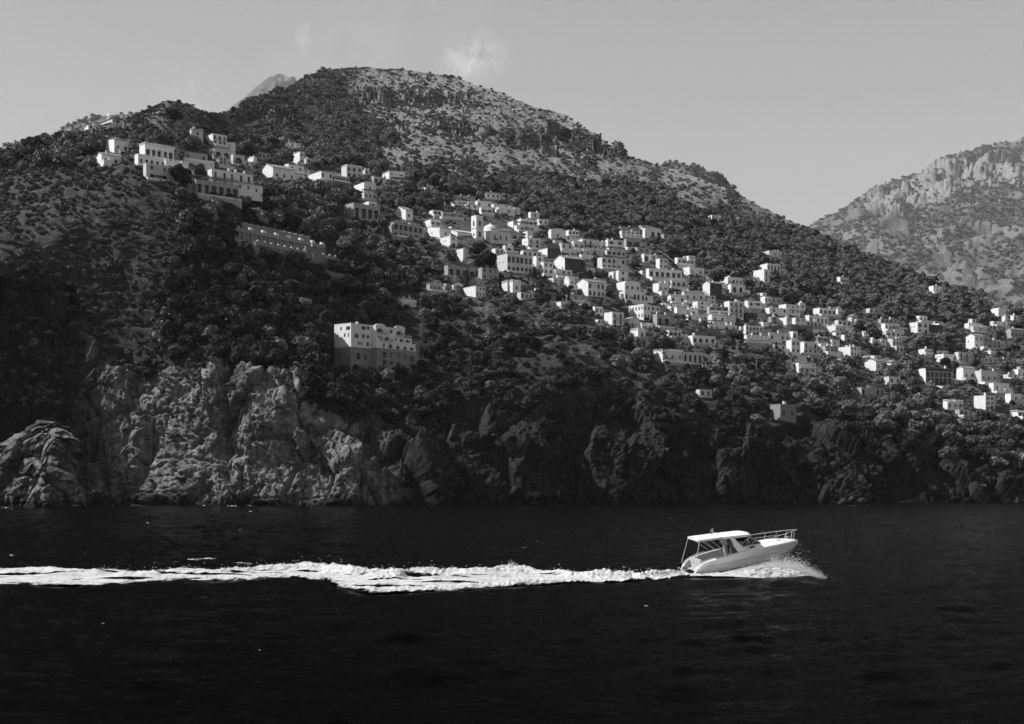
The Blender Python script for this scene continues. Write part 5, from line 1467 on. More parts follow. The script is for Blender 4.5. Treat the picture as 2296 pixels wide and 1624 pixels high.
for xa, xb, y, q in ((1020, 1250, 400, 3), (1400, 1650, 455, 3), (1080, 1320, 548, 2), (1222, 1310, 740, 1), (1362, 1465, 755, 1), (1492, 1590, 782, 1), (1092, 1195, 884, 0), (1612, 1710, 965, 0)):
    bm = bmesh.new(); z = hzz(y, (xa + xb) / 2, y0); x0 = hx(xa, y0); x1 = hx(xb, y0); yy_ = y0 + .32 * q - .01
    add_box(bm, x0, x1, yy_ - .85, yy_, z - .2, z)
    b_ = bm_obj('balcony', bm, M['white'], ho)
    bm = bmesh.new(); add_box(bm, x0, x1, yy_ - .85, yy_ - .8, z + .85, z + .92)
    for k in range(int((x1 - x0) / .3)): add_box(bm, x0 + k * .3, x0 + k * .3 + .04, yy_ - .84, yy_ - .805, z + .003, z + .848)
    bm_obj('railing', bm, M['iron'], b_)
for xa, xb in ((1000, 1190), (1360, 1560)):
    bm = bmesh.new()
    x0, x1 = hx(xa, y0) + .2, hx(xb, y0) - .1; yy_ = y0 + .96; zt_ = tiers[3][1] + .07
    A = arc_pts(x0, x1, 0, 10)
    for (a, b), (c, d_) in zip(A, A[1:]):
        for y in (yy_, yy_ + .5): face(bm, [(a, y, zt_), (c, y, zt_), (c, y, zt_ + .12 + d_ * .35), (a, y, zt_ + .12 + b * .35)])
        face(bm, [(a, yy_, zt_ + .12 + b * .35), (c, yy_, zt_ + .12 + d_ * .35), (c, yy_ + .5, zt_ + .12 + d_ * .35), (a, yy_ + .5, zt_ + .12 + b * .35)])
    bm_obj('arched_parapet', bm, M['white'], ho)

# ---------------------------------------------------------------- long convent-like building with a cross
sz = lambda x, y: ((500 + x / 6.378) * .9184, (500 + y / 6.378) * .9184)
cu, cv = sz(470, 540)
Yk = terr_y(cu, cv) - 5
print('seminary', Yk, terr_y(*sz(1880, 850)), 'hotel', Yh, terr_y(*hz(1700, 1000)))
co = tag(empty('seminary', P(cu, cv, Yk), R(55)), 'long two-tier building of glazed bays with a cross on its dark chapel front', 'building')
W, D, Hh = 58.0, 9.0, 5.4
nbay = 11
ops = [(W * b / nbay + .35, W * (b + 1) / nbay - .35, .5, 3.9, False, .5) for b in range(nbay)]
block(co, W, D, Hh, ops, M['sem'], 'F', rnd=rnd, win=('grid',), found=4)
for q in range(8):
    bm = bmesh.new(); x = min(1 + q * 8, W - 2.6); add_box(bm, x, x + 1.4, -.05, 1.2, Hh + .07, Hh + 1.3); add_box(bm, x + 1.4, x + 2.3, .1, 1.0, Hh + .07, Hh + .8)
    bm_obj('roof_turret', bm, M['white'], co)
# lower tier in front
W2, D2, H2 = 56.0, 7.0, 4.8
u2, v2 = sz(790, 740)
d2 = P(u2, v2, Yk - 3) - P(cu, cv, Yk)
d2 = Matrix.Rotation(R(-55), 3, 'Z') @ d2
ops = [(W2 * b / nbay + .35, W2 * (b + 1) / nbay - .35, .3, 3.3, False, .5) for b in range(nbay) if b not in (6, 7)]
block(co, W2, D2, H2, ops, M['sem'], 'F', org=tuple(d2), rnd=rnd, win=('grid',), found=5)
for q in range(13):
    bm = bmesh.new(); x = 1 + q * 4.2
    for k_, (a, b) in enumerate(zip(arc_pts(x, x + 1.6, 0, 6), arc_pts(x, x + 1.6, 0, 6)[1:])):
        face(bm, [(a[0], .0, H2 + .07), (b[0], .0, H2 + .07), (b[0], .0, H2 + .1 + b[1]), (a[0], .0, H2 + .1 + a[1])]); face(bm, [(a[0], 0, H2 + .1 + a[1]), (b[0], 0, H2 + .1 + b[1]), (b[0], .5, H2 + .1 + b[1]), (a[0], .5, H2 + .1 + a[1])])
    bm_obj('scallop', bm, M['pale'], co, tuple(d2))
bm = bmesh.new(); xx = W2 * 6 / nbay
add_box(bm, xx, xx + 9.0, -1.2, -.01, -4, H2 + 2.2)
cf = bm_obj('chapel_front', bm, M['stone'], co, tuple(d2))
bm = bmesh.new(); add_box(bm, xx + 4.4, xx + 4.65, -1.3, -1.21, 1.6, 4.6); add_box(bm, xx + 3.5, xx + 4.39, -1.3, -1.21, 3.4, 3.65); add_box(bm, xx + 4.66, xx + 5.55, -1.3, -1.21, 3.4, 3.65)
bm_obj('cross', bm, M['white'], cf)
bm = bmesh.new()
lathe(bm, [(.0, 0), (.45, .02), (.42, .5), (.34, 1.2), (.4, 1.6), (.16, 1.85), (.2, 2.05), (.14, 2.3), (.01, 2.4)], 12, (xx + 4.5, -.6, H2 + 2.2))
bm_obj('statue', bm, M['white'], cf, smooth_=True)
# row of small roof vaults behind
uu, vv = sz(120, 300)
d3 = Matrix.Rotation(R(-55), 3, 'Z') @ (P(uu, vv - 9, Yk - 1) - P(cu, cv, Yk))
bm = bmesh.new(); n = 17; Wv = 62.0
add_box(bm, 0, Wv, 0, 4.0, -7, .6)
for q in range(n):
    A = arc_pts(q * Wv / n, (q + 1) * Wv / n, .6, 8)
    for (a, b), (c, d_) in zip(A, A[1:]):
        b2, d2_ = .6 + (b - .6) * .75, .6 + (d_ - .6) * .75
        face(bm, [(a, -.3, b2), (c, -.3, d2_), (c, 4.2, d2_), (a, 4.2, b2)]); face(bm, [(a, -.3, .6), (c, -.3, .6), (c, -.3, d2_), (a, -.3, b2)])
bm_obj('vaulted_roof', bm, M['sem'], co, tuple(d3))
# ================================================================ motor boat
M['gel'] = plain('white_gelcoat', 0.80, 0.28, 0.4, 0.03)
M['gel2'] = plain('cream_upholstery', 0.42, 0.6, 0.2, 0.06)
M['canvas'] = plain('canopy_cloth', 0.62, 0.9, 0.1, 0.06)
M['steel'] = plain('steel_tube', 0.62, 0.25, 0.6, 0.03)
M['black'] = plain('black_stripe', 0.015, 0.4, 0.3)
M['smoke'] = plain('smoked_screen', 0.02, 0.08, 0.5, 0.05)
M['skin'] = plain('skin', 0.30, 0.6, 0.2, 0.05)
M['hair'] = plain('hair', 0.015, 0.7, 0.2)
M['shirt'] = plain('pale_shirt', 0.40, 0.9, 0.05, 0.08)
M['darkcloth'] = plain('dark_clothes', 0.025, 0.9, 0.05)
bpos = P(1541, 1284.5, 107.0)
BM = Matrix.Translation(bpos) @ Matrix.Rotation(R(15), 4, 'Z') @ Matrix.Rotation(R(-8), 4, 'Y') @ Matrix.Rotation(R(5), 4, 'X')
boat = empty('motorboat', bpos)
boat.matrix_world = BM
tag(boat, 'white open motor cruiser with canopy and bow rail speeding with its bow raised', 'boat')
SX = [0, .12, .35, .7, 1.3, 2.2, 3.3, 4.5, 5.6, 6.6, 7.4, 8.1, 8.6, 9.0, 9.3]
KZ = [-.72, -.74, -.75, -.76, -.77, -.77, -.76, -.73, -.66, -.5, -.28, .02, .3, .6, .9]
CB = [1.2, 1.22, 1.25, 1.27, 1.3, 1.31, 1.31, 1.28, 1.18, 1.0, .8, .56, .36, .18, .03]
CZ = [-.32, -.31, -.3, -.29, -.27, -.24, -.19, -.11, 0, .12, .24, .38, .52, .70, .93]
SB = [1.3, 1.34, 1.4, 1.45, 1.5, 1.53, 1.54, 1.53, 1.47, 1.34, 1.14, .86, .6, .34, .06]
SZ = [.0, .22, .48, .70, .86, .98, 1.09, 1.18, 1.23, 1.24, 1.23, 1.21, 1.18, 1.12, 1.02]
def it(x, A): return float(np.interp(x, SX, A))
def hull_y(x, z):
    c, s = it(x, CZ), it(x, SZ)
    t_ = min(max((z - c) / max(s - c, .05), 0), 1)
    return it(x, CB) + (it(x, SB) - it(x, CB)) * (t_ ** .75)
def loft(bm, rows, closed=False, mat=0):
    vr_ = [[bm.verts.new(p) for p in r_] for r_ in rows]
    for a, b in zip(vr_, vr_[1:]):
        for k in range(len(a) - 1): bm.faces.new((a[k], a[k+1], b[k+1], b[k])).material_index = mat
    return vr_
xs_ = np.linspace(0, 9.3, 60)
bm = bmesh.new()
for sgn in (-1, 1):
    rows = []
    for x in xs_:
        k, cb, cz_, sb, szz = it(x, KZ), it(x, CB), it(x, CZ), it(x, SB), it(x, SZ)
        r_ = [(x, 0, k), (x, sgn * cb * .5, k + (cz_ - k) * .46), (x, sgn * cb, cz_), (x, sgn * (cb + .05), cz_ + .02)]
        for q in (.15, .3, .45, .58, .6, .75, .9, 1.0):
            z = cz_ + (szz - cz_) * q; off = .0 if q < .59 else .035
            r_.append((x, sgn * (hull_y(x, z) + off * min(1, (9.3 - x))), z))
        r_.append((x, sgn * max(sb - .06, .0), szz + .05)); r_.append((x, sgn * max(sb - .14, 0), szz + .05))
        rows.append(r_)
    loft(bm, rows)
face(bm, [(0, -1.2, -.32), (0, 0, -.72), (0, 1.2, -.32), (0, 1.3, 0.0), (0, -1.3, 0.0)])
hull = bm_obj('hull', bm, M['gel'], boat, smooth_=True)
# deck: cockpit aft, cuddy deck forward
bm = bmesh.new()
rows = []
for x in np.linspace(4.2, 9.25, 30):
    sb, szz = max(it(x, SB) - .13, .01), it(x, SZ) + .05
    cr = .20 * min(1, (9.4 - x) / 2.0) * min(1, (x - 3.4))
    rows.append([(x, y * sb, szz + cr * (1 - abs(y) ** 2.2)) for y in np.linspace(-1, 1, 13)])
loft(bm, rows)
bm_obj('foredeck', bm, M['gel'], boat, smooth_=True)
bm = bmesh.new()
for sgn in (-1, 1):
    rows = []
    for x in np.linspace(.12, 4.25, 20):
        sb, szz = it(x, SB) - .13, it(x, SZ) + .05
        rows.append([(x, sgn * sb, szz), (x, sgn * (sb - .22), szz + .01), (x, sgn * (sb - .24), szz - .03), (x, sgn * (sb - .26), min(.2, szz - .1))])
    loft(bm, rows)
face(bm, [(.35, -1.2, .18), (4.25, -1.2, .18), (4.25, 1.2, .18), (.35, 1.2, .18)])
bm_obj('cockpit', bm, M['gel2'], boat)
bm = bmesh.new(); add_box(bm, .75, 1.35, -1.0, 1.0, .19, .62); add_box(bm, .7, .9, -1.0, 1.0, .625, .95)
bm_obj('aft_seat', bm, M['gel2'], boat)
bm = bmesh.new(); add_box(bm, 3.5, 3.95, -.85, -.3, .19, .85); add_box(bm, 3.45, 3.6, -.85, -.3, .855, 1.45)
bm_obj('helm_seat', bm, M['gel2'], boat)
bm = bmesh.new(); add_box(bm, 3.5, 3.95, .3, .85, .19, .85); add_box(bm, 3.45, 3.6, .3, .85, .855, 1.45)
bm_obj('helm_seat', bm, M['gel2'], boat)
bm = bmesh.new(); add_box(bm, -.75, -.005, -1.05, 1.05, -.14, -.05); add_box(bm, -.72, -.1, -.95, .95, -.045, -.03)
pf = bm_obj('swim_platform', bm, M['gel2'], boat)
def tube_bm(bm, pts, r_, n=6):
    pts = [Vector(p) for p in pts]
    prev = None
    for i, p in enumerate(pts):
        d = (pts[min(i + 1, len(pts) - 1)] - pts[max(i - 1, 0)]).normalized()
        q = d.to_track_quat('Z', 'Y').to_matrix()
        ring = [bm.verts.new(p + q @ Vector((r_ * math.cos(2 * math.pi * k / n), r_ * math.sin(2 * math.pi * k / n), 0))) for k in range(n)]
        if prev:
            for k in range(n): bm.faces.new((prev[k], prev[(k+1) % n], ring[(k+1) % n], ring[k]))
        prev = ring
def tube_obj(name, pts, r_, mat, parent):
    bm = bmesh.new(); tube_bm(bm, pts, r_)
    return bm_obj(name, bm, mat, parent, smooth_=True)
bm = bmesh.new()
for y in (-.7, -.35): tube_bm(bm, [(-.55, y, -.6), (-.55, y, .1), (-.35, y, .35), (-.1, y, .35)], .018)
for z in (-.45, -.2, .05): tube_bm(bm, [(-.55, -.7, z), (-.55, -.35, z)], .018)
bm_obj('ladder', bm, M['steel'], pf)
bm = bmesh.new()
tube_bm(bm, [(-.6, -.95, -.03), (-.6, -.95, .4), (-.55, -.3, .44), (-.5, .5, .42), (-.5, .5, -.03)], .018)
bm_obj('rail', bm, M['steel'], pf)
# stripe and rubbing strake
for sgn in (-1, 1):
    pts = [(x, sgn * (hull_y(x, z) + .012), z) for x, z in ((.5, -.16), (1.3, -.1), (2.5, -.04), (4.3, .07), (5.5, .15), (6.5, .23), (7.4, .34), (8.1, .44), (8.8, .62), (9.0, .74))]
    tube_obj('stripe', pts, .042, M['black'], hull)
    zz_ = lambda x: .36 + .5 * min(1, x / .9) * .36 + .034 * x
    pts = [(x, sgn * (hull_y(x, zz_(x)) + .045), zz_(x)) for x in np.linspace(.25, 8.6, 30)]
    tube_obj('rubbing_strake', pts, .035, M['gel'], hull)
for x, z in ((1.95, .18), (2.1, .19), (3.4, -.02), (3.55, .0), (5.2, .9), (2.6, .75)):
    bm = bmesh.new(); bmesh.ops.create_uvsphere(bm, u_segments=8, v_segments=6, radius=.035)
    for v in bm.verts: v.co = Vector((v.co.x + x, v.co.y * .4 - hull_y(x, z) - .01, v.co.z + z))
    bm_obj('fitting', bm, M['black'], hull)
bm = bmesh.new()       # recessed vent on the quarter
A = [(1.25 + .42 * math.cos(a) * (1.2 if math.cos(a) > 0 else 1), .56 + .09 * math.sin(a)) for a in np.linspace(0, 2 * math.pi, 18)[:-1]]
face(bm, [(x + .12, -(hull_y(x, z) + .05), z + .08 * (x - 1.25)) for x, z in A])
bm_obj('vent', bm, M['gel2'], hull)
# cuddy with oval window, screen
bm = bmesh.new()
rows = []
for x, z, wd in ((4.15, 1.2, 1.2), (4.2, 1.52, 1.12), (4.7, 1.56, 1.1), (5.3, 1.52, 1.02), (5.9, 1.42, .86), (6.35, 1.28, .6)):
    rows.append([(x, -wd - .06, 1.14), (x, -wd, z - .08), (x, -wd + .1, z), (x, 0, z + .05), (x, wd - .1, z), (x, wd, z - .08), (x, wd + .06, 1.14)])
loft(bm, rows); face(bm, [(4.15, -1.26, 1.14), (4.15, -1.2, 1.2), (4.15, 1.2, 1.2), (4.15, 1.26, 1.14)])
cud = bm_obj('cuddy', bm, M['gel'], boat)
for sgn in (-1, 1):
    bm = bmesh.new(); 
    A = [(4.95 + .24 * (abs(math.cos(a)) ** .6) * (1 if math.cos(a) > 0 else -1), 1.345 + .09 * (abs(math.sin(a)) ** .6) * (1 if math.sin(a) > 0 else -1)) for a in np.linspace(0, 2 * math.pi, 25)[:-1]]
    face(bm, [(x, sgn * (1.14 + .02 - .1 * (x - 4.95) + .12 * (1.4 - z)), z) for x, z in A])
    bm_obj('window', bm, M['black'], cud)
base = [(4.25, -1.13, 1.5), (4.9, -1.08, 1.53), (5.5, -.92, 1.48), (6.0, -.6, 1.42), (6.2, 0, 1.42), (6.0, .6, 1.42), (5.5, .92, 1.48), (4.9, 1.08, 1.53), (4.25, 1.13, 1.5)]
topl = [(4.3, -1.02, 1.72), (4.62, -.98, 2.0), (4.95, -.84, 2.06), (5.15, -.5, 2.06), (5.2, 0, 2.06), (5.15, .5, 2.06), (4.95, .84, 2.06), (4.62, .98, 2.0), (4.3, 1.02, 1.72)]
bm = bmesh.new(); loft(bm, [base, topl]); loft(bm, [[(x - .03, y * .97, z) for x, y, z in base], [(x - .03, y * .97, z) for x, y, z in topl]])
scr = bm_obj('windscreen', bm, M['smoke'], boat)
bm = bmesh.new(); tube_bm(bm, topl, .022)
for i in (1, 3, 5, 7): tube_bm(bm, [base[i], topl[i]], .016)
bm_obj('frame', bm, M['steel'], scr)
# arch and canopy
for sgn in (-1, 1):
    bm = bmesh.new()
    rows = []
    for q in np.linspace(0, 1, 10):
        x0 = 3.75 - .7 * q ** .9; x1 = 4.6 - 1.2 * q ** .75; y = sgn * (1.36 - .22 * q); z = 1.1 + 1.35 * q
        rows.append([(x0, y, z), (x1, y, z), (x1, y - sgn * .1, z), (x0, y - sgn * .1, z), (x0, y, z)])
    loft(bm, rows)
    bm_obj('arch_leg', bm, M['gel'], boat)
def slab(bm, xa, xb, hw, zf, th, n=22, m=11, front=.5):
    top_, bot = [], []
    for x in np.linspace(xa, xb, n):
        q = (x - xa) / (xb - xa)
        wx = hw * (1 - .35 * max(0, (q - .8) / .2) ** 2) * (1 - .1 * max(0, (.1 - q) / .1))
        top_.append([(x, y * wx, zf(q) + .09 * (1 - abs(y) ** 2.4) - (.06 * ((q - .85) / .15) ** 2 if q > .85 else 0)) for y in np.linspace(-1, 1, m)])
        bot.append([(x, y * wx, zf(q) - th * (1 - .6 * max(0, (q - .8) / .2))) for y in np.linspace(-1, 1, m)])
    a = loft(bm, top_); b = loft(bm, bot)
    for i in range(n - 1):
        bm.faces.new((a[i][0], a[i+1][0], b[i+1][0], b[i][0])); bm.faces.new((a[i][-1], a[i+1][-1], b[i+1][-1], b[i][-1]))
    for j in range(m - 1):
        bm.faces.new((a[0][j], a[0][j+1], b[0][j+1], b[0][j])); bm.faces.new((a[-1][j], a[-1][j+1], b[-1][j+1], b[-1][j]))
bm = bmesh.new(); slab(bm, 2.7, 5.05, 1.2, lambda q: 2.47 - .12 * q, .17)
ht = bm_obj('hardtop', bm, M['gel'], boat, smooth_=False)
bm = bmesh.new(); slab(bm, .72, 2.85, 1.16, lambda q: 2.52 - .055 * q, .14)
cn = bm_obj('canopy', bm, M['canvas'], boat)
for sgn in (-1, 1):
    tube_obj('canopy_pole', [(.78, sgn * 1.1, 2.42), (.12, sgn * 1.3, .55)], .022, M['steel'], boat)
    tube_obj('canopy_pole', [(.95, sgn * 1.1, 2.4), (2.55, sgn * 1.3, 1.08)], .018, M['steel'], boat)
    tube_obj('canopy_pole', [(1.6, sgn * 1.1, 2.4), (3.0, sgn * 1.25, 1.15)], .018, M['steel'], boat)
    tube_obj('canopy_pole', [(4.85, sgn * 1.02, 2.3), (4.5, sgn * 1.14, 1.5)], .016, M['steel'], boat)
    tube_obj('canopy_pole', [(3.75, sgn * 1.1, 2.32), (3.35, sgn * 1.25, 1.6)], .016, M['steel'], boat)
    # bow rail
    pts = [(4.9, 1.12, 1.5), (5.15, 1.2, 1.78)] + [(x, max(it(x, SB) - .16, .1), 1.8 + .03 * (x - 5)) for x in (5.8, 6.5, 7.2, 7.8, 8.4, 8.9, 9.15)] + [(9.3, .06, 1.92)]
    br = tube_obj('bow_rail', [(x, sgn * y, z) for x, y, z in pts], .02, M['steel'], boat)
    for x in (5.9, 7.1, 7.9, 8.6, 8.95):
        bm = bmesh.new(); tube_bm(bm, [(x - .14, sgn * max(it(x, SB) - .16, .1), it(x, SZ) + .05), (x + .06, sgn * max(it(x + .06, SB) - .16, .1), 1.8 + .03 * (x - 5))], .015)
        bm_obj('stanchion', bm, M['steel'], br)
    bm = bmesh.new(); tube_bm(bm, [(x, sgn * max(it(x, SB) - .16, .08), 1.5 + .03 * (x - 5)) for x in (5.9, 6.6, 7.3, 8.0, 8.7)], .012)
    bm_obj('lower_rail', bm, M['steel'], br)
    # cockpit coaming rail
    tube_obj('grab_rail', [(.3, sgn * 1.28, .6)] + [(x, sgn * (it(x, SB) - .16), it(x, SZ) + .16) for x in (.7, 1.3, 2.0)] + [(2.3, sgn * 1.38, 1.05)], .018, M['steel'], boat)
    # side screens behind the arch
    bm = bmesh.new(); face(bm, [(2.95, sgn * 1.16, 2.3), (3.15, sgn * 1.2, 2.3), (3.9, sgn * 1.3, 1.2), (3.2, sgn * 1.34, 1.15)])
    bm_obj('side_screen', bm, M['smoke'], boat)
bm = bmesh.new(); tube_bm(bm, [(8.9, 0, 1.22), (9.25, 0, 1.18), (9.62, 0, 1.0)], .05); tube_bm(bm, [(9.5, 0, 1.05), (9.58, 0, .72), (9.4, -.16, .66)], .03); tube_bm(bm, [(9.58, 0, .72), (9.4, .16, .66)], .03)
bm_obj('anchor', bm, M['iron'], boat)
bm = bmesh.new(); tube_bm(bm, [(2.5, .1, 2.58), (2.42, .1, 3.05)], .015)
fs = bm_obj('flag_staff', bm, M['steel'], boat)
bm = bmesh.new(); loft(bm, [[(2.42 - .05 * q, .1 + .04 * math.sin(q * 2.2), 3.02 - .02 * q), (2.46 - .05 * q, .1 + .05 * math.sin(q * 2.2 + .6), 2.72 - .05 * q)] for q in range(5)])
bm_obj('flag', bm, M['mid'], fs)
bm = bmesh.new(); lathe(bm, [(0.0, 2.5), (.05, 2.5), (.05, 2.62), (.0, 2.64)], 10, (3.0, .5, 0)); bm_obj('lamp_housing', bm, M['black'], boat)
for x, y in ((7.3, -.55), (8.3, .1)):
    bm = bmesh.new(); add_box(bm, x, x + .3, y, y + .1, 1.42, 1.47); add_box(bm, x + .05, x + .1, y + .02, y + .08, 1.3, 1.417); add_box(bm, x + .2, x + .25, y + .02, y + .08, 1.3, 1.417)
    bm_obj('cleat', bm, M['steel'], boat)

# ---------------------------------------------------------------- the people aboard
def person(loc, label, joints, cloth, skin_top=True):
    """one continuous skinned body; joints: name -> (position, radius), bones: pairs"""
    J, B = joints
    me = bpy.data.meshes.new('body'); names = list(J)
    me.from_pydata([J[n][0] for n in names], [(names.index(a), names.index(b)) for a, b in B], [])
    o = link('person', me)
    sk = o.modifiers.new('skin', 'SKIN'); sk.use_smooth_shade = True
    for i, n in enumerate(names):
        d = me.skin_vertices[0].data[i]; d.radius = (J[n][1], J[n][1] * (J[n][2] if len(J[n]) > 2 else 1)); d.use_root = (n == 'pelvis')
    ss = o.modifiers.new('sub', 'SUBSURF'); ss.levels = 1; ss.render_levels = 2
    me.materials.append(M['skin'])
    dg = bpy.context.evaluated_depsgraph_get()
    ev = o.evaluated_get(dg); m2 = bpy.data.meshes.new_from_object(ev)
    o.modifiers.clear(); o.data = m2
    m2.materials.clear(); m2.materials.append(M['skin']); m2.materials.append(cloth)
    zs, zh = J['chest'][0][2] + .14, J['pelvis'][0][2]
    for p in m2.polygons:
        c = p.center
        hand = min((c - Vector(J[n][0])).length for n in ('hand_a', 'hand_b')) < .17
        p.material_index = 0 if (c.z > zs or hand) else 1
        p.use_smooth = True
    o.matrix_world = BM @ Matrix.Translation(loc)
    h = Vector(J['head'][0]); r_ = J['head'][1]
    bm = bmesh.new(); bmesh.ops.create_uvsphere(bm, u_segments=14, v_segments=10, radius=r_ * 1.18)
    for v in bm.verts:
        if v.co.x > r_ * .45 and v.co.z < r_ * .5: v.co.x = r_ * .45
        v.co.z = max(v.co.z, -r_ * .75) * 1.12; v.co += h + Vector((-.012, 0, .04))
    bm_obj('hair', bm, M['hair'], o, smooth_=True)
    bm = bmesh.new()
    lathe(bm, [(.0, -.02), (.016, -.01), (.008, .03), (0, .04)], 8, (h.x + r_ * 1.05, 0 + h.y, h.z - .01)); bm_obj('nose', bm, M['skin'], o)
    return tag(o, label, 'person')
stand = ({'pelvis': ((0, 0, .92), .15), 'waist': ((.02, 0, 1.08), .13), 'chest': ((.04, 0, 1.3), .155, 1.15), 'neck': ((.06, 0, 1.48), .06), 'head': ((.09, 0, 1.64), .1), 'crown': ((.08, 0, 1.74), .07),
  'sh_a': ((.05, .18, 1.4), .07), 'el_a': ((.2, .25, 1.14), .045), 'hand_a': ((.45, .16, 1.18), .035), 'sh_b': ((.05, -.18, 1.4), .07), 'el_b': ((.2, -.25, 1.14), .045), 'hand_b': ((.45, -.16, 1.18), .035),
  'hip_a': ((0, .1, .86), .1), 'kn_a': ((.05, .12, .48), .065), 'an_a': ((-.02, .13, .08), .045), 'toe_a': ((.14, .14, .04), .035), 'hip_b': ((0, -.1, .86), .1), 'kn_b': ((.05, -.12, .48), .065), 'an_b': ((-.02, -.13, .08), .045), 'toe_b': ((.14, -.14, .04), .035)},
 [('pelvis','waist'),('waist','chest'),('chest','neck'),('neck','head'),('head','crown'),('chest','sh_a'),('sh_a','el_a'),('el_a','hand_a'),('chest','sh_b'),('sh_b','el_b'),('el_b','hand_b'),('pelvis','hip_a'),('hip_a','kn_a'),('kn_a','an_a'),('an_a','toe_a'),('pelvis','hip_b'),('hip_b','kn_b'),('kn_b','an_b'),('an_b','toe_b')])
sit = dict(stand[0]); sit = {k: ((v[0][0], v[0][1], v[0][2] - .04),) + tuple(v[1:]) for k, v in sit.items()}
sit.update({'hip_a': ((.04, .1, .86), .1), 'kn_a': ((.42, .12, .84), .068), 'an_a': ((.4, .13, .42), .045), 'toe_a': ((.56, .14, .38), .035), 'hip_b': ((.04, -.1, .86), .1), 'kn_b': ((.42, -.12, .84), .068), 'an_b': ((.4, -.13, .42), .045), 'toe_b': ((.56, -.14, .38), .035)})
person((4.0, -.35, .19), 'person with dark hair and pale shirt standing at the helm', stand, M['shirt'])
person((3.72, .55, .08), 'person in dark clothes seated behind the windscreen beside the helm', (sit, stand[1]), M['darkcloth'])

# ================================================================ wake, spray and white caps
t = NT('foam')
c = t.coord()
t.color(t.rng(t.noise(t.coord((.35, 2.2, 1.5)), 1.6, 6, .7, .4), .32, .6, .31, .62))
t.bump(t.noise(c, 3.0, 6, .75), .7, .12)
al = t.attr('mask')
sn = t.noise(t.coord((1, 1.6, 1.6)), 5.0, 4, .7)
t.l(t.rng(t.math('ADD', al, t.math('MULTIPLY', t.math('SUBTRACT', sn, .5), .9)), .28, .72, 0, 1, 'SMOOTHSTEP'), t.b.inputs['Alpha'])
M['foam'] = t.m
M['drop'] = plain('water_drops', .7, .6, .3, .02)
LOW = [(-700,1302),(-200,1306),(0,1306),(100,1310),(250,1312),(350,1303),(500,1298),(650,1295),(750,1300),(800,1316),(880,1328),(950,1324),(1050,1321),(1100,1315),(1200,1310),(1300,1305),(1400,1302),(1530,1291)]
UPP = [(-700,1262),(-200,1263),(0,1264),(100,1266),(200,1267),(300,1268),(380,1266),(450,1266),(520,1263),(600,1259),(680,1258),(760,1264),(830,1271),(870,1272),(900,1266),(1000,1262),(1100,1260),(1180,1259),(1230,1263),(1280,1271),(1350,1275),(1440,1275),(1500,1272),(1540,1270)]
nx, ny = 1500, 90
ug = np.linspace(-650, 1537, nx)
zc = .37
yl = (H - zc) * F / (poly(LOW, ug) - HV) + .8 * perlin(ug / 40., ug * 0, ug * 0); yu = (H - .62) * F / (poly(UPP, ug) - HV) + 1.0 * perlin(ug / 30., ug * 0 + 4, ug * 0)
wv = np.linspace(0, 1, ny)[:, None]
Yw = yl[None] * (1 - wv) + yu[None] * wv
Xw = (np.repeat(ug[None], ny, 0) - CU) * (yl * .5 + yu * .5)[None] / F
edge = np.minimum(wv, 1 - wv) + 0 * Xw
lift = .42 * np.exp(-((wv - .86) / .10) ** 2) + .26 * np.exp(-((wv - .12) / .09) ** 2) + .05
lift = lift * (.75 + .8 * perlin(Xw / 6, Yw / 7, Xw * 0 + 2)) * smooth(-700, -300, ug)[None]
rough = fbm(Xw / 1.1, Yw / 1.6, Xw * 0 + 6, 4, .6) * .22 + np.abs(perlin(Xw / .45, Yw / .8, Xw * 0 + 1)) * .16
turb = .45 + .55 * smooth(200, 900, ug)[None]
Zw = np.maximum(sea_z(Xw, Yw), -.1) + lift + rough * turb * (.35 + 1.2 * np.exp(-((wv - .86) / .14) ** 2) + .9 * np.exp(-((wv - .12) / .12) ** 2))
mask = smooth(0, .16, edge) * 1.15 + .85 * fbm(Xw / 3.2, Yw / 1.0, Xw * 0 + 3, 5, .62) + .35 * perlin(Xw / .6, Yw / .4, Xw * 0 + 8)
streak = smooth(.12, .4, perlin(Xw / 14, Yw / 1.3, Xw * 0 + 12)) * (.85 + .9 * smooth(900, 100, ug)[None]) * smooth(0.1, .3, edge)
mask = mask - 1.35 * streak - .4 * smooth(1000, 0, ug)[None] * smooth(.0, .35, fbm(Xw / 7, Yw / .9, Xw * 0 + 31, 3))
keepf = np.maximum(mask[:-1, :-1], mask[1:, 1:]) > -.1
Q = grid_quads(ny, nx)[keepf.ravel()]
PW = np.stack([Xw, Yw, Zw + .05], -1).reshape(-1, 3)
def compact(V, Q, m):
    used = np.unique(Q); mp = np.zeros(len(V), int); mp[used] = np.arange(len(used))
    return V[used], mp[Q], m.ravel()[used]
def foam_mesh(name, V, Q, m):
    V, Q, m = compact(V, Q, m)
    me = mesh_np(name, V, Q, M['foam']); attr(me, 'mask', m); return me
tag(link('wake_foam', foam_mesh('wake_foam', PW, Q, mask)), kind='stuff')
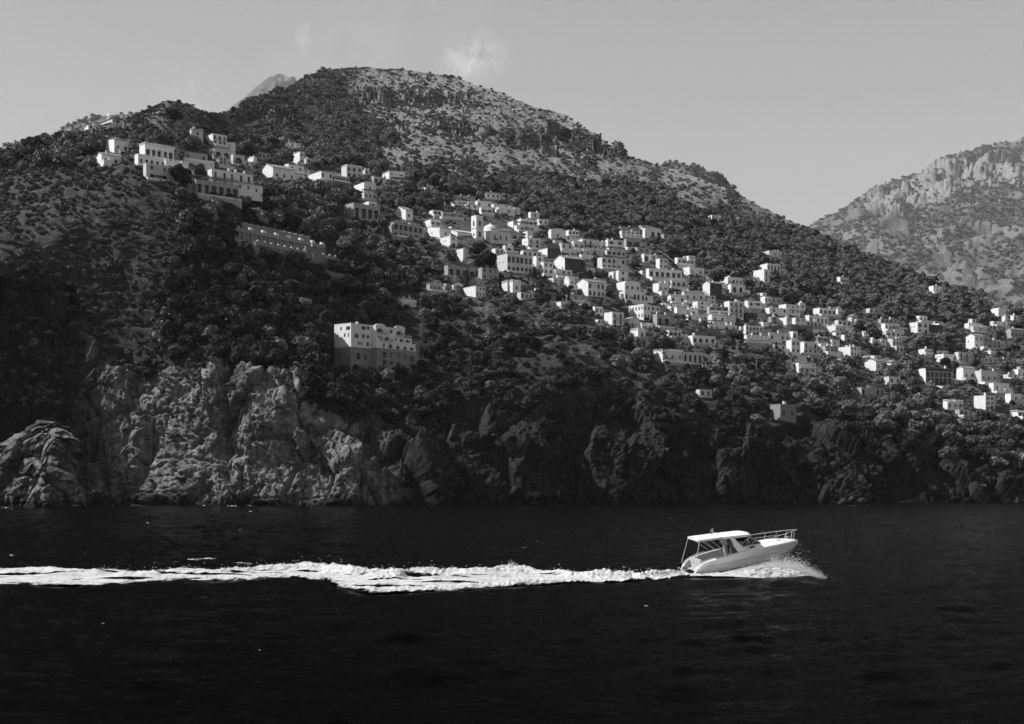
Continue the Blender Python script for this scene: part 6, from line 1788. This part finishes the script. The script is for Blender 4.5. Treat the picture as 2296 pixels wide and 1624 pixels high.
# bow wave: a churned mound along the near side of the hull
n1, n2 = 420, 60
s = np.linspace(0, 1, n1)[None]; q = np.linspace(0, 1, n2)[:, None]
def bw(A): return np.interp(np.linspace(0, 1, n1), [a for a, _ in A], [b for _, b in A])[None]
ub = bw([(0, 1528), (1, 1868)]); 
vt = bw([(0, 1284), (.12, 1287), (.3, 1283), (.42, 1274), (.52, 1270), (.62, 1268), (.7, 1270), (.78, 1276), (.86, 1286), (.93, 1295), (1, 1304)])
vbm = bw([(0, 1291), (.15, 1291), (.35, 1293), (.5, 1296), (.62, 1301), (.72, 1306), (.8, 1309), (.9, 1309), (1, 1306)])
yc = bw([(0, 104.5), (.3, 104.5), (.6, 104.5), (1, 103)])
vv_ = vbm + (vt - vbm) * q ** .9
Yb = yc - 1.4 * (1 - q) + 1.2 * np.sin(q * 2)
Xb = (ub - CU) * Yb / F; Zb = H - (vv_ - HV) * Yb / F
nb_f = fbm(Xb / .8, Yb / .8, Zb / .5, 4, .6)
Zb = Zb + .18 * nb_f * (.3 + q); Yb = Yb + .7 * fbm(Xb / .7 + 9, Yb * 0 + .5, Zb / .35, 4, .6); Xb = Xb + .2 * perlin(Xb / .5, Yb / .5 + 7, Zb / .4)
mk = .3 + smooth(0, .1, np.minimum(q + 0 * s, 1)) * .5 + smooth(0, .35, 1 - q + 0 * s) * .9 + .8 * fbm(Xb / .5, Zb / .3, Yb * 0 + 2.2, 4, .65) - .25 * smooth(.85, 1, s)
kf = np.maximum(mk[:-1, :-1], mk[1:, 1:]) > -.1
tag(link('bow_foam', foam_mesh('bow_foam', np.stack([Xb, Yb, Zb], -1).reshape(-1, 3), grid_quads(n2, n1)[kf.ravel()], mk)), kind='stuff')
# droplets thrown off the bow and along the wake crests
r = np.random.default_rng(8)
nd = 9000
sx = np.clip(r.beta(5, 2.6, nd) * 1.02, 0, 1)
vtop = np.interp(sx, np.linspace(0, 1, n1), vt[0])
dh = r.exponential(.85, nd) * np.interp(sx, [0, .5, .62, .72, .8, .9, 1], [1.0, 3, 8, 11, 9, 5, 2])
dv = vtop + 4 - dh
du = 1528 + 340 * sx + r.normal(0, 4, nd)
dy = np.interp(sx, [0, 1], [104.5, 103]) + r.normal(0, .8, nd)
dr_ = r.uniform(.008, .024, nd) * np.where(r.random(nd) < .05, 1.8, 1)
nw = 900
uw = r.uniform(150, 1500, nw); j = np.clip(((uw + 650) / (1537 + 650) * (nx - 1)).astype(int), 0, nx - 1)
iw = np.where(r.random(nw) < .8, (ny * .86), ny * .12).astype(int) + r.integers(-4, 5, nw)
Wp = np.stack([Xw[iw, j], Yw[iw, j], Zw[iw, j]], -1) + np.stack([r.normal(0, .1, nw), r.normal(0, .3, nw), np.abs(r.exponential(.12, nw))], -1)
Dp = np.stack([(du - CU) * dy / F, dy, H - (dv - HV) * dy / F], -1)
clump = (np.abs(r.normal(0, 1, (160, 3))) * np.array([.35, .3, .22])) * np.array([1, 1, 1])
jj = int((1225 / 1.0 + 650 - 1225 + 1140) / (1537 + 650) * (nx - 1))
Cp = np.array([Xw[int(ny * .86), jj], Yw[int(ny * .86), jj], Zw[int(ny * .86), jj]]) + clump
AllP = np.concatenate([Dp, Wp, Cp]); AllR = np.concatenate([dr_, r.uniform(.012, .035, nw), r.uniform(.015, .04, 160)])
oct_ = np.array([(1,0,0),(-1,0,0),(0,1,0),(0,-1,0),(0,0,1),(0,0,-1)], float); of = np.array([(0,2,4),(2,1,4),(1,3,4),(3,0,4),(2,0,5),(1,2,5),(3,1,5),(0,3,5)])
st_ = 1 + r.uniform(-.3, .7, (len(AllP), 1, 1)) * np.array([1, 0, 0])
V_ = (AllP[:, None, :] + oct_[None] * AllR[:, None, None] * st_).reshape(-1, 3)
Q_ = (np.arange(len(AllP))[:, None, None] * 6 + of[None]).reshape(-1, 3)
tag(link('spray', mesh_np('spray', V_, Q_, M['drop'])), kind='stuff')
# white caps and the thin wash along the rocks
VS = []; QS = []; MS = []; nn = 0
def cap(u, v, wu, hv_, seed):
    global nn
    r = np.random.default_rng(seed)
    Y = (H - .25) * F / (v - HV); k = Y / F
    a, b = max(10, int(wu * 1.6)), 10
    x = (u - CU + np.linspace(-wu / 2, wu / 2, a)) * k
    y = Y + np.linspace(-.5, .5, b)[:, None] * (hv_ * .9 * k * 14)
    X = np.repeat(x[None], b, 0) ; Yv = y + 0 * X + .8 * perlin(X / 1.5, X * 0 + seed, X * 0)
    prof = np.exp(-((np.linspace(0, 1, b)[:, None] - .7) / .25) ** 2)
    tap = 1 - np.abs(np.linspace(-1, 1, a))[None] ** 2
    Z = sea_z(X, Yv) + .06 + hv_ * k * prof * tap * (.55 + 1.1 * np.abs(perlin(X / .6, Yv / .6, X * 0 + seed)))
    mk = -.15 + tap * .75 * prof + 1.1 * fbm(X / .8, Yv / .5, X * 0 + seed, 4, .65)
    kf = np.maximum(mk[:-1, :-1], mk[1:, 1:]) > -.1
    MS.append(mk.ravel())
    VS.append(np.stack([X, Yv, Z], -1).reshape(-1, 3)); QS.append(grid_quads(b, a)[kf.ravel()] + nn); nn += a * b
caps = [(452,1252,95,7),(560,1258,60,4),(190,1238,26,4),(22,1241,28,6),(75,1232,14,2),(437,1256,30,3),(563,1146,26,2),(537,1186,14,3),(815,1200,14,3),(668,1254,24,3),(1175,1226,40,4),(1310,1244,60,3),(1205,1210,20,2),(585,1444,26,3),(1450,1352,24,3),(230,1390,20,2),(1740,1256,18,2),(2060,1290,20,2),(1980,1170,24,2),(1500,1160,18,2),(1060,1166,18,2),(330,1170,16,2),(720,1170,14,2),(905,1190,14,2)]
r = np.random.default_rng(21)
for i in range(46): caps.append((r.uniform(0, 2296), 1140 + 160 * r.random() ** 1.5, r.uniform(4, 10), r.uniform(.5, 1.1)))
caps = [(a_, b_, c_ * .7, d_ * .55) for a_, b_, c_, d_ in caps]
caps += [(450, 1252, 110, 5.5), (540, 1259, 60, 2.5), (395, 1256, 40, 2)]
for i, a in enumerate(caps): cap(*a, i + 1)
for u, wu in ((12, 40), (300, 70), (250, 24), (520, 40), (560, 20), (455, 16), (1915, 30)):
    cap(u, 1134.5 if u > 60 else 1139.0, wu, 3.0, int(u))
tag(link('whitecaps', foam_mesh('whitecaps', np.concatenate(VS), np.concatenate(QS), np.concatenate(MS))), kind='stuff')
# ================================================================ single trees one can name, walls, poles, van, parasols
def D_(reg, x, y):
    rx, ry, sc = REG[reg]
    return (rx + x / sc) * .9184, (ry + y / sc) * .9184
REG['S'] = (500, 500, 6.378)
_fu = Uv[:, 60:1270:1]
def ground(u, v):
    """point of the finished slope seen at (u, v)"""
    j = int(np.clip(np.searchsorted(US, u), 3, len(US) - 4))
    su = Uv[:, j-3:j+4]; sv = Vv[:, j-3:j+4]
    k = np.argmin((su - u) ** 2 + (sv - v) ** 2)
    return Vector(PT[:, j-3:j+4].reshape(-1, 3)[k])
def named_tree(kind, u, v, label, lumps, n, size, trunk, mat, seed, scale=1.0, flat=1.0, tilt=.45, group=None, cat='tree'):
    g = ground(u, v)
    e = empty(kind, g + Vector((0, -.5, -.3)), seed * 1.3)
    link('crown', crown_mesh('crown', lumps, n, size, 300 + seed, mat, flat, tilt), e)
    h, r0, limbs = trunk
    link('trunk', trunk_mesh('trunk', h, r0, limbs, 400 + seed, M['bark']), e)
    return tag(e, label, cat, group)
def pxm(px_, u, v): return px_ * terr_y(u, v) / F
# umbrella pines
def umbrella(u, vb, vc, wpx, label, seed):
    hgt = pxm(vb - vc, u, vb); R0 = pxm(wpx / 2, u, vb)
    r = np.random.default_rng(seed); L = []
    for i in range(14):
        a = r.uniform(0, 6.28); d = R0 * .78 * math.sqrt(r.random()); L.append((d * math.cos(a), d * math.sin(a), hgt + r.uniform(-.08, .16) * R0, R0 * r.uniform(.25, .36)))
    L.append((0, 0, hgt + .15 * R0, R0 * .4))
    named_tree('umbrella_pine', u, vb, label, L, 1500, .55, (hgt * .8, .35, [(l[0] * .7, l[1] * .7, l[2] - .1 * R0) for l in L[:6]]), M['needle'], seed, flat=.8, cat='pine')
umbrella(1489, 834, 778, 68, 'big dark umbrella pine in front of the white villa, its trunk bare', 1)
umbrella(1643, 786, 757, 48, 'flat dark umbrella pine beside the tall stepped hotel', 2)
umbrella(2126, 781, 757, 26, 'small umbrella pine with a tall bare trunk above the terrace gardens', 3)
umbrella(392, 300, 262, 76, 'broad flat dark pine on the crest over the white hotels', 4)
for i, (u, v, rp, lab) in enumerate(((1070, 580, 19, 'big dark round tree directly below the church tower'), (1090, 608, 24, 'big dark spreading tree next to the pale palazzo'), (406, 420, 27, 'dark round tree covering the corner of the stepped white hotel'), (2119, 823, 12, 'ball shaped tree before the white irregular house'), (1610, 640, 15, 'dark round bush tree by the arched porch house'))):
    r0 = pxm(rp, u, v)
    L = [(a * r0 / 3, b * r0 / 3, c * r0 / 3, d * r0 / 3) for a, b, c, d in lumps_round(500 + i, 9, 3.0, 3.0, .6, .55)]
    named_tree('round_tree', u, v, lab, L, 1100, .22 * r0, (r0 * .7, .3, [(l[0] * .7, l[1] * .7, l[2]) for l in L[1:6]]), M['needle'], 20 + i)
def columns(h, r0, seed):
    r = np.random.default_rng(seed)
    return [(r.normal(0, .06) * r0, r.normal(0, .06) * r0, h * (.1 + .9 * q), r0 * (math.sin(math.pi * min(.92, .25 + .62 * q)) ** .8) * (1 if q < .85 else .6)) for q in np.linspace(0, .97, 9)]
for i, (u, v, hp) in enumerate(((757, 612, 64), (765, 616, 58), (797, 622, 52), (806, 625, 66), (818, 622, 46), (830, 617, 42))):
    h = pxm(hp, u, v)
    named_tree('cypress', u, v, 'tall dark cypress in the clump at the end of the long seminary building', columns(h, h * .09, i), 700, .55, (h * .25, .2, []), M['needle'], 40 + i, group='cypresses beside the seminary', cat='cypress')
rc_ = random.Random(3); made = 0
while made < 16:
    u = rc_.uniform(1010, 2260); v = 545 + (u - 1000) * .235 + rc_.uniform(-50, 110)
    if OCC[int(v / 2) - 4, int(u / 2)] or OCC[int(v / 2) - 10, int(u / 2)] or v > 890: continue
    made += 1; h = rc_.uniform(7, 12)
    named_tree('cypress', u, v, 'slender dark cypress standing among the village houses and gardens', columns(h, h * .085, made), 420, .5, (h * .25, .18, []), M['needle'], 80 + made, group='cypresses of the village', cat='cypress')
h = pxm(72, 733, 562)
L = []
for k in range(9):
    q = k / 8
    for a in np.linspace(0, 6.28, 7)[:-1]:
        d = h * .2 * (1 - q * .85); L.append((d * math.cos(a + k), d * math.sin(a + k), h * (.22 + .78 * q), h * .055 * (1.15 - q * .7)))
named_tree('cedar', 733, 562, 'tall layered cedar rising over the end of the long seminary building', L, 1300, .5, (h * .95, .35, []), M['needle'], 60, flat=.45, cat='cedar')
for i, (u, v, hp, lab) in enumerate(((1112, 556, 26, 'palm tree standing beside the church dome'), (2098, 815, 14, 'spiky palm in front of the bright flat awning'))):
    h = pxm(hp, u, v); g = ground(u, v)
    e = tag(empty('palm_tree', g + Vector((0, -.8, -.3))), lab, 'palm')
    link('trunk', trunk_mesh('trunk', h * .8, .22, [], 70 + i, M['bark']), e)
    bm = bmesh.new(); r = random.Random(i)
    for k in range(26):
        a = k * 2.4; el = r.uniform(-.5, 1.1); ln = h * .28
        pts = [Vector((math.cos(a) * ln * q, math.sin(a) * ln * q, h * .8 + ln * (math.sin(el) * q - .55 * q * q))) for q in (0, .3, .6, .85, 1)]
        sd = Vector((-math.sin(a), math.cos(a), 0)) * ln * .11
        loft(bm, [[p - sd * w_, p + Vector((0, 0, .06)), p + sd * w_] for p, w_ in zip(pts, (.2, 1, 1, .7, .1))])
    bm_obj('crown', bm, M['needle'], e)
# ---------------------------------------------------------------- walls following the slope
def wall(pts, hm, label, mat='stone', name='retaining_wall', group=None, merlon=False, thick=.5, cat='wall'):
    P_ = []
    for (ua, va), (ub_, vb_) in zip(pts, pts[1:]):
        n = max(2, int(abs(ub_ - ua) / 5))
        for q in range(n): P_.append((ua + (ub_ - ua) * q / n, va + (vb_ - va) * q / n))
    P_.append(pts[-1])
    W3 = [P(u, v, terr_y(u, v) - 1.6) for u, v in P_]
    o = W3[0].copy()
    bm = bmesh.new(); rows = []
    for p in W3:
        q = p - o
        rows.append([q + Vector((0, 0, -2.5)), q + Vector((0, 0, hm)), q + Vector((0, thick, hm)), q + Vector((0, thick, -2.5))])
    a = loft(bm, rows)
    bm.faces.new(a[0]); bm.faces.new(a[-1])
    wl_ = bm_obj(name, bm, M[mat], None, o)
    if merlon:
        for k in range(0, len(W3) - 1):
            q = W3[k] - o; bm = bmesh.new(); add_box(bm, q.x, q.x + .9, q.y - .02, q.y + .5, q.z + hm + .003, q.z + hm + 1.0)
            bm_obj('merlon', bm, M[mat], wl_)
    return tag(wl_, label, cat, group, 'thing')
wall([D_('A', 1590, 868), D_('A', 1800, 890), D_('A', 2020, 935)], 1.6, 'long white parapet wall joining the stepped hotel to the two-storey hotel', 'pale')
wall([D_('S', 830, 1075), D_('S', 1200, 1175), D_('S', 1540, 1300)], 2.2, 'pale road parapet under the long seminary building', 'mid')
wall([D_('S', 1800, 1120), D_('S', 2050, 1200), D_('S', 2290, 1230)], 4.0, 'dark tall garden wall east of the seminary road parapet', 'stone')
wall([D_('B', 540, 400), D_('B', 640, 430), D_('B', 810, 468)], 5.0, 'crenellated dark stone wall below the arcaded white villa', 'stone', merlon=True)
wall([D_('A', 560, 800), D_('A', 760, 752), D_('A', 900, 748), D_('A', 1040, 800)], 2.4, 'curved dry stone wall between the two white houses near the ridge', 'stone')
wall([D_('H', 840, 590), D_('H', 1000, 615), D_('H', 1200, 625)], 4.5, 'tall dark wall under the balconied row with eight windows', 'stone')
wall([D_('F', 65, 600), D_('F', 220, 612), D_('F', 370, 640)], 3.0, 'dark garden wall below the vaulted house with three windows', 'stone')
wall([D_('G', 1080, 1265), D_('G', 1300, 1275), D_('G', 1980, 1290)], 3.0, 'long dark wall carrying the road below the striped awnings', 'stone')
wall([D_('G', 1000, 1215), D_('G', 1480, 1245)], .9, 'low pale roadside parapet behind the parked van', 'pale')
wall([D_('I', 40, 965), D_('I', 300, 985), D_('I', 580, 1000)], 2.2, 'long dark terrace wall in the gardens under the double-arched annex', 'stone')
wall([D_('I', 1930, 1400), D_('I', 2270, 1420)], 2.6, 'dark wall below the white house with chimney at the eastern edge', 'stone')
wall([D_('J', 470, 185), D_('J', 700, 200), D_('J', 900, 215)], 2.0, 'dark wall below the two white posts near the brown palace', 'stone')
wall([D_('H', 2030, 640), D_('H', 2100, 690), D_('H', 2150, 740)], 1.2, 'white stair wall running down from the blank hut', 'white', 'stair_wall')
wall([D_('I', 860, 640), D_('I', 930, 700)], .8, 'thin white path edge on the dark bank under the low vaulted house', 'pale', 'stair_wall')
wall([D_('D', 1180, 880), D_('D', 1300, 905), D_('D', 1480, 930)], 1.4, 'dark wall between the corner tower and the rambling white house', 'stone')
wall([D_('C', 380, 1290), D_('C', 560, 1330), D_('C', 760, 1360)], 2.2, 'dark wall under the potted terrace villa', 'stone')
r = random.Random(12)
made = 0
while made < 46:
    u = r.uniform(980, 2250); v = 520 + (u - 980) * .22 + r.uniform(-70, 170)
    if OCC[int(v / 2), int(u / 2)] or v > 905 or terr_y(u, v) > 980: continue
    ln = r.uniform(24, 70)
    wall([(u, v), (u + ln * .5, v + r.uniform(1, 4)), (u + ln, v + r.uniform(3, 9))], r.uniform(1.0, 2.0), 'low dry stone terrace wall among the gardens of the village', r.choice(('stone', 'mid', 'mid', 'tile')), 'terrace_wall', 'terrace walls of the village')
    made += 1
# ---------------------------------------------------------------- poles, pylons, pipe
POLES = [(1628,553,18,'pole in the woods above the corner tower house'),(1496,483,12,'pole high on the slope over the scattered-window house'),(1535,509,12,'pole on the slope just under the crenellated terrace house'),(1700,589,12,'pole above the house with four small arches'),(1443,640,13,'pole beside the vaulted house with three windows'),(1663,617,10,'pole between the corner tower and the lone tower house'),(1694,839,30,'tall pole in the olive grove below the arcaded balconies'),(1866,861,20,'pole in the grove by the cube house with a tall window'),(2044,858,13,'white post below the brown palace, taller of the pair'),(2052,857,9,'white post below the brown palace, shorter of the pair'),(1818,596,11,'pole under the eastern ridge, uphill of the white cottage'),(1937,604,14,'pole on the eastern ridge beside the pylons'),(298,283,13,'pole on the crest by the chapel'),(329,282,18,'taller pole on the crest beside the broad flat pine'),(338,282,15,'shorter pole on the crest beside the broad flat pine'),(1725,764,26,'tall pole in front of the shallow-arched house'),(966,442,19,'pole at the gabled house ending the short row of three'),(2159,787,11,'pole by the terrace gardens near the ball shaped tree'),(2256,766,13,'pole before the grey gabled house at the edge'),(2284,823,11,'pole over the white chimney house at the edge')]
for u, v, hp, lab in POLES:
    g = ground(u, v); h = pxm(hp, u, v)
    bm = bmesh.new(); tube_bm(bm, [(0, 0, -1), (0, 0, h)], .12)
    e = bm_obj('utility_pole', bm, M['pole'], None, g + Vector((0, -2.0, 0)))
    bm = bmesh.new(); add_box(bm, -.7, .7, -.2, -.125, h - .6, h - .48)
    for x in (-.6, -.2, .2, .6): add_box(bm, x - .05, x + .05, -.2, -.125, h - .478, h - .3)
    bm_obj('crossarm', bm, M['pole'], e)
    tag(e, lab, 'pole', 'utility poles')
for u, v, hp, lab in ((1882, 574, 56, 'lattice pylon on the eastern ridge, uphill one of the pair'), (1937, 580, 52, 'lattice pylon on the eastern ridge, downhill one of the pair')):
    g = ground(u, v); h = pxm(hp, u, v); bm = bmesh.new()
    lv = [(0, h * .16), (h * .3, h * .09), (h * .6, h * .05), (h * .85, h * .028), (h, h * .012)]
    for (za, wa), (zb, wb) in zip(lv, lv[1:]):
        ca = [(-wa, -wa), (wa, -wa), (wa, wa), (-wa, wa)]; cb = [(-wb, -wb), (wb, -wb), (wb, wb), (-wb, wb)]
        for k in range(4):
            tube_bm(bm, [(*ca[k], za), (*cb[k], zb)], .12, 4); tube_bm(bm, [(*ca[k], za), (*cb[(k + 1) % 4], zb)], .07, 4); tube_bm(bm, [(*cb[k], zb), (*cb[(k + 1) % 4], zb)], .07, 4)
    for z in (h * .7, h * .8, h * .9): tube_bm(bm, [(-h * .13, 0, z), (0, 0, z + .5), (h * .13, 0, z)], .1, 4)
    o = bm_obj('pylon', bm, M['pole'], None, g + Vector((0, -3, -1)))
    tag(o, lab, 'pylon', 'pylons')
for pts, lab in (([(420, 15), (560, 95), (640, 155), (700, 205), (780, 300), (860, 375), (1000, 490)], 'thin white pipe slung down the hillside past the tower house'), ([(1410, 190), (1480, 262), (1540, 320), (1640, 410), (1800, 460), (1880, 520), (2010, 625)], 'thin white cable dropping to the domed gatehouse')):
    Q3 = []
    for (xa, ya), (xb, yb) in zip(pts, pts[1:]):
        for q in range(4):
            u, v = D_('F', xa + (xb - xa) * q / 4, ya + (yb - ya) * q / 4); Yc_ = terr_y(u, v + 6) - 8; Q3.append(P(u, v, Yc_))
    bm = bmesh.new(); tube_bm(bm, [p - Q3[0] for p in Q3], .075)
    tag(bm_obj('cable', bm, M['pale'], None, Q3[0]), lab, 'cable')
# ---------------------------------------------------------------- van and parasols
u, v = D_('G', 1190, 1240); g = P(u, v, terr_y(u, v) - 1.2)
van = tag(empty('parked_van', g), 'small white van parked on the road below the arcaded terrace', 'van')
bm = bmesh.new()
prof = [(0, .35), (0, 1.0), (.25, 1.15), (.8, 1.25), (1.3, 1.85), (3.7, 1.9), (3.85, 1.2), (3.85, .35)]
loft(bm, [[(x, y, z) for x, z in prof + prof[:1]] for y in (-.8, .8)])
for y in (-.8, .8): face(bm, [(x, y, z) for x, z in prof])
bm_obj('body', bm, M['gel'], van)
bm = bmesh.new(); face(bm, [(.95, -.81, 1.28), (1.35, -.81, 1.74), (2.2, -.81, 1.76), (2.2, -.81, 1.26)]); bm_obj('window', bm, M['glass'], van)
bm = bmesh.new(); face(bm, [(2.35, -.81, 1.26), (2.35, -.81, 1.76), (3.55, -.81, 1.78), (3.6, -.81, 1.26)]); bm_obj('window', bm, M['glass'], van)
for x in (.7, 3.1):
    for y in (-.82, .64):
        bm = bmesh.new(); bmesh.ops.create_cone(bm, segments=16, radius1=.33, radius2=.33, depth=.18, cap_ends=True, matrix=Matrix.Translation((x, y + .09, .33)) @ Matrix.Rotation(R(90), 4, 'X'))
        bm_obj('wheel', bm, M['black'], van)
for k in range(8):
    u, v = D_('F', 990 + k * 31, 1388); g = P(u, v, terr_y(u, v) - 1.0); h = 2.6
    e = tag(empty('parasol', g), 'closed white parasol in the row on the terrace edge below the villa', 'parasol', 'closed parasols')
    bm = bmesh.new(); lathe(bm, [(.03, .5), (.26, .75), (.22, 1.3), (.12, 2.2), (.02, h)], 10); bm_obj('canopy', bm, M['canvas'], e)
    bm = bmesh.new(); tube_bm(bm, [(0, 0, -.3), (0, 0, .75)], .035); bm_obj('pole', bm, M['pole'], e)
# flower hedge over the road wall
L = []
r = random.Random(4)
for k in range(26):
    u, v = D_('H', 250 + k * 22, 470 + k * 1.5 + (0 if k < 6 else 6)); p = P(u, v, terr_y(u, v) - 1.5) - P(*D_('H', 250, 470), terr_y(*D_('H', 250, 470)) - 1.5)
    L.append((p.x, p.y, p.z, r.uniform(.7, 1.15)))
M['flower'] = leaf_mat('pale_flowers', .2, .5)
o = link('hedge', crown_mesh('hedge', L, 1500, .4, 77, M['flower']), None, P(*D_('H', 250, 470), terr_y(*D_('H', 250, 470)) - 1.5))
tag(o, 'pale flowering hedge trailing over the wall behind the stepped hotel', 'hedge')
# ================================================================ haze
bm = bmesh.new()
bmesh.ops.create_cube(bm, size=1.0)
for v in bm.verts:
    v.co = Vector((v.co.x * 24000, 10000 + v.co.y * 22000, 2500 + v.co.z * 5060))
me = bpy.data.meshes.new('haze'); bm.to_mesh(me); bm.free()
m = bpy.data.materials.new('haze'); m.use_nodes = True
m.node_tree.nodes.clear()
o_ = m.node_tree.nodes.new('ShaderNodeOutputMaterial'); pv = m.node_tree.nodes.new('ShaderNodeVolumePrincipled')
pv.inputs['Color'].default_value = (.9, .9, .9, 1)
pv.inputs['Density'].default_value = HAZE
pv.inputs['Anisotropy'].default_value = 0.0
m.node_tree.links.new(pv.outputs[0], o_.inputs['Volume'])
me.materials.append(m)
tag(link('haze', me), kind='stuff')
